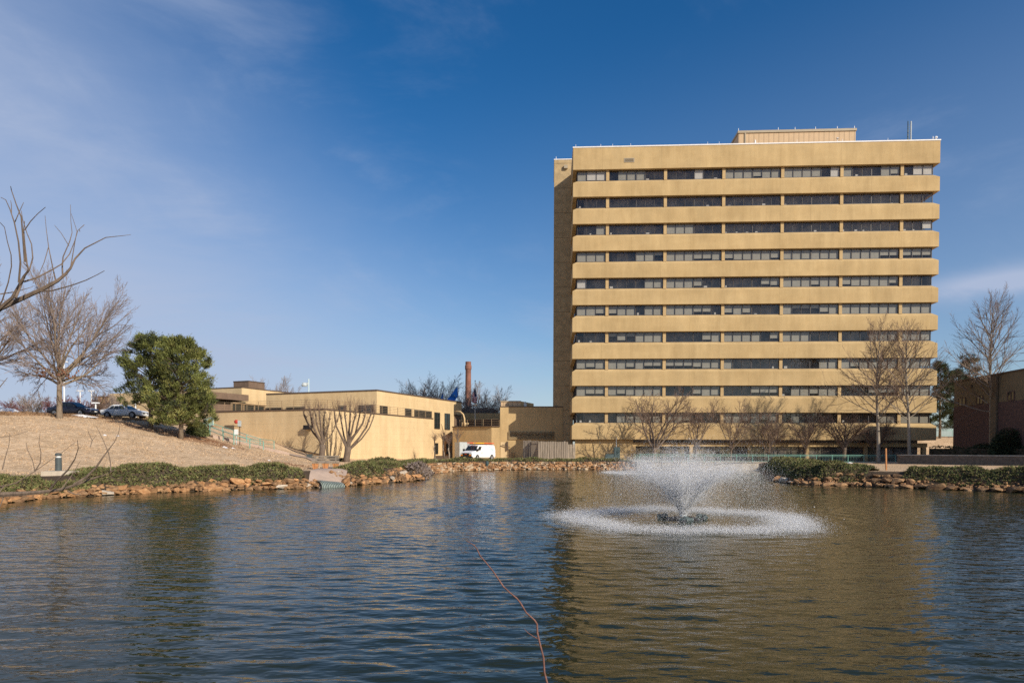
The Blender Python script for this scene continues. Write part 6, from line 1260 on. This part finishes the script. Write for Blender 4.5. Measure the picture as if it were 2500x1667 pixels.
# ------------------------------------------------------------------ fountains
def spray(cx, cy, n_up, n_ring, vz, vr, k, rad, seed, zlip=.22):
    g = np.random.default_rng(seed)
    n = n_up; sp = np.where(g.random(n) < .75, g.normal(1.0, .06, n), g.uniform(.5, 1.0, n)); jets = g.random(46) * 2 * np.pi; jv = 1 + g.normal(0, .06, 46); ji = g.integers(0, 46, n)
    az = np.where(g.random(n) < .45, jets[ji] + g.normal(0, .045, n), g.random(n) * 2 * np.pi); sp = sp * np.where(g.random(n) < .6, jv[ji], 1)
    ang = np.where(g.random(n) < .56, g.normal(.97, .075, n), g.uniform(.15, 1.0, n)); az_l = 1 + .05 * np.sin(az * 3 + 1) + .05 * np.sin(az * 7)
    v_z = vz * sp * (1 + .25 * (1 - ang)); v_r = vr * sp * ang * az_l
    T = 2 * v_z / 9.81 * .97; t = T * g.random(n) ** np.where(g.random(n) < .74, 2.5, 1.0)
    e = np.exp(-k * t); r = v_r / k * (1 - e); z = zlip + (v_z + 9.81 / k) / k * (1 - e) - 9.81 * t / k
    spread = (.012 + .055 * t) * np.where(g.random(n) < .16, 4.0, 1.0); X = cx + r * np.cos(az) + g.normal(0, 1, n) * spread; Y = cy + r * np.sin(az) + g.normal(0, 1, n) * spread; Z = z + g.normal(0, 1, n) * spread * .6
    size = rad * np.exp(g.normal(0, .45, n)) * np.clip(1.1 - t * .55, .55, 1.2)
    ok = Z > 0.01; P1 = np.stack([X, Y, Z], 1)[ok]; S1 = size[ok]
    n = n_ring; az = g.random(n) * 2 * np.pi; rr = np.clip(g.normal(3.85, .46, n), 2.0, 5.4) * (1 + .05 * np.sin(az * 5) + .03 * np.sin(az * 13)); zz = np.abs(g.normal(0, .09, n)) * (1 + (g.random(n) < .1) * 2)
    P2 = np.stack([cx + rr * np.cos(az), cy + rr * np.sin(az), zz + .005], 1); S2 = rad * 1.15 * np.exp(g.normal(0, .4, n))
    Pp = np.concatenate([P1, P2]); Ss = np.concatenate([S1, S2]); N_ = len(Pp)
    tet = np.array([[1, 1, 1], [-1, -1, 1], [-1, 1, -1], [1, -1, -1]], float) / 1.2; A = g.normal(0, 1, (N_, 4)); A /= np.linalg.norm(A, axis=1, keepdims=True)
    w_, x_, y_, z_ = A.T; Rm = np.stack([1 - 2 * (y_ ** 2 + z_ ** 2), 2 * (x_ * y_ - z_ * w_), 2 * (x_ * z_ + y_ * w_), 2 * (x_ * y_ + z_ * w_), 1 - 2 * (x_ ** 2 + z_ ** 2), 2 * (y_ * z_ - x_ * w_), 2 * (x_ * z_ - y_ * w_), 2 * (y_ * z_ + x_ * w_), 1 - 2 * (x_ ** 2 + y_ ** 2)], 1).reshape(-1, 3, 3)
    V = Pp[:, None, :] + np.einsum('nij,kj->nki', Rm, tet) * Ss[:, None, None]; V = V.reshape(-1, 3)
    f = np.array([[0, 1, 2], [0, 3, 1], [0, 2, 3], [1, 3, 2]]); Fc = (np.arange(N_)[:, None, None] * 4 + f[None]).reshape(-1, 3)
    me = bpy.data.meshes.new('fountain_spray'); me.vertices.add(len(V)); me.vertices.foreach_set('co', V.astype('f').ravel()); me.loops.add(Fc.size); me.loops.foreach_set('vertex_index', Fc.astype('i').ravel())
    me.polygons.add(len(Fc)); me.polygons.foreach_set('loop_start', np.arange(0, Fc.size, 3, dtype='i')); me.update(calc_edges=True); me.materials.append(M['drop'])
    o = bpy.data.objects.new('fountain_spray', me); C.objects.link(o); return o
fc = G(1668, 1269, 0)
tag(spray(fc.x, fc.y, 620000, 130000, 6.1, 4.15, .55, .0037, 1), 'bright spreading cone of spray and splash ring of the near fountain', 'spray', kind='stuff')
f2 = G(1575, 1155, 0)
tag(spray(f2.x, f2.y, 26000, 14000, 5.6, 4.2, .55, .009, 2), 'spray of the far fountain behind the near one', 'spray', kind='stuff')
def fountain(label, c):
    o = thing('fountain_float', label, 'fountain', (c.x, c.y, 0), .4, 'floating fountains')
    q = MB(); q.lathe([(.02, -.15), (.5, -.12), (.55, .06), (.3, .14), (.02, .15)], 14); q.build('float', ['blackp'], o)
    q = MB(); q.lathe([(.14, .1), (.12, .2), (.05, .24)], 10); q.build('nozzle', ['steel'], o)
    for k in range(3):
        a = k * 2.094; q = MB(); q.tube([(.4 * math.cos(a), .4 * math.sin(a), .05), (.98 * math.cos(a), .98 * math.sin(a), .03)], .05, 6); q.tube([(.85 * math.cos(a + .25), .85 * math.sin(a + .25), .08), (.95 * math.cos(a), .95 * math.sin(a), .1), (.85 * math.cos(a - .25), .85 * math.sin(a - .25), .08)], .09, 6); q.lathe([(.08, .02), (.11, .12), (.09, .2), (.02, .21)], 8, 0, (.7 * math.cos(a), .7 * math.sin(a))); q.build('light_arm', ['utility'], o)
fountain('dark floating fountain head at the centre of the near splash ring', fc); fountain('floating fountain head hidden in the far spray', f2)

# ------------------------------------------------------------------ sky and sun
sd_ = Vector((math.sin(R(43)), -math.cos(R(43)), 0)); EL = R(28.6)
sun = bpy.data.lights.new('sun', 'SUN'); so = bpy.data.objects.new('sun', sun); C.objects.link(so); sun.energy = 4.7; sun.angle = R(0.5); sun.color = (1.0, .90, .76)
dirv = Vector((sd_.x * math.cos(EL), sd_.y * math.cos(EL), math.sin(EL))); so.rotation_euler = dirv.to_track_quat('Z', 'Y').to_euler(); so.location = (40, -40, 60)
W = bpy.data.worlds.new('World'); S.world = W; W.use_nodes = True; nt = W.node_tree; N = nt.nodes.new; Lk = nt.links.new
bg = nt.nodes['Background']; sk = N('ShaderNodeTexSky'); sk.sky_type = 'NISHITA'; sk.sun_disc = False; sk.sun_elevation = EL; sk.sun_rotation = R(137); sk.altitude = 200; sk.air_density = 1.0; sk.dust_density = 0.6; sk.ozone_density = 2.5
bg.inputs['Strength'].default_value = 0.10
def mth(op, a, b_=None, c_=None):
    n = N('ShaderNodeMath'); n.operation = op
    for i, v in enumerate((a, b_, c_)):
        if v is None: continue
        if isinstance(v, (int, float)): n.inputs[i].default_value = v
        else: Lk(v, n.inputs[i])
    return n.outputs[0]
def smooth(x, a, b_):
    n = N('ShaderNodeMapRange'); n.interpolation_type = 'SMOOTHSTEP'; n.inputs['From Min'].default_value = a; n.inputs['From Max'].default_value = b_; Lk(x, n.inputs[0]); return n.outputs[0]
hs = N('ShaderNodeHueSaturation'); hs.inputs['Saturation'].default_value = 1.38; hs.inputs['Hue'].default_value = 0.504; Lk(sk.outputs[0], hs.inputs['Color'])
tc = N('ShaderNodeTexCoord'); nv = N('ShaderNodeVectorMath'); nv.operation = 'NORMALIZE'; Lk(tc.outputs['Generated'], nv.inputs[0])
def dot(v):
    n = N('ShaderNodeVectorMath'); n.operation = 'DOT_PRODUCT'; Lk(nv.outputs[0], n.inputs[0]); n.inputs[1].default_value = v; return n.outputs['Value']
def cnoise(sc, det, scale, rot=0.0, rough=.6, dist=0.0):
    mp = N('ShaderNodeMapping'); mp.inputs['Scale'].default_value = scale; mp.inputs['Rotation'].default_value = (0, rot, 0); Lk(nv.outputs[0], mp.inputs[0])
    n = N('ShaderNodeTexNoise'); n.inputs['Scale'].default_value = sc; n.inputs['Detail'].default_value = det; n.inputs['Roughness'].default_value = rough; n.inputs['Distortion'].default_value = dist; Lk(mp.outputs[0], n.inputs['Vector']); return n.outputs['Fac']
n1 = cnoise(2.2, 7, (1.0, 1.0, 2.6), R(38), .62, .5); n2 = cnoise(6.0, 8, (.5, 1.0, 2.4), R(38), .65, .6)
band = mth('ADD', dot((1.0, .02, .85)), mth('MULTIPLY', mth('SUBTRACT', n1, .5), .8))
haze = mth('MULTIPLY', smooth(band, .24, -.34), mth('ADD', .46, mth('MULTIPLY', n2, .50)))
low = mth('MULTIPLY', smooth(dot((-.25, 0, 1)), .50, .0), .30)
wisp = mth('MULTIPLY', smooth(n1, .46, .74), .22)
d0 = ray(2440, 690).normalized(); t1 = (ray(2600, 668).normalized() - ray(2300, 712).normalized()).normalized(); t2 = d0.cross(t1).normalized()
a_ = mth('DIVIDE', mth('SUBTRACT', dot(t1), d0.dot(t1)), .09); b2_ = mth('DIVIDE', mth('SUBTRACT', dot(t2), mth('MULTIPLY', mth('SUBTRACT', n2, .5), .03)), .016)
streak = mth('MULTIPLY', mth('POWER', 2.718, mth('MULTIPLY', mth('ADD', mth('MULTIPLY', a_, a_), mth('MULTIPLY', b2_, b2_)), -1.0)), mth('MULTIPLY', smooth(dot(d0), 0, .2), mth('MULTIPLY', n2, 1.5)))
fac = mth('MINIMUM', .9, mth('ADD', mth('ADD', haze, low), mth('ADD', wisp, streak)))
mxs = N('ShaderNodeMix'); mxs.data_type = 'RGBA'; Lk(fac, mxs.inputs[0]); Lk(hs.outputs[0], mxs.inputs[6]); mxs.inputs[7].default_value = (4.0, 4.65, 6.2, 1)
Lk(mxs.outputs[2], bg.inputs[0])
S.view_settings.view_transform = 'Standard'; S.view_settings.look = 'None'; S.view_settings.exposure = 0.15; S.view_settings.gamma = 1
S.render.film_transparent = False
S.cycles.max_bounces = 24; S.cycles.diffuse_bounces = 20; S.cycles.transmission_bounces = 20; S.cycles.transparent_max_bounces = 16; S.cycles.use_denoising = False
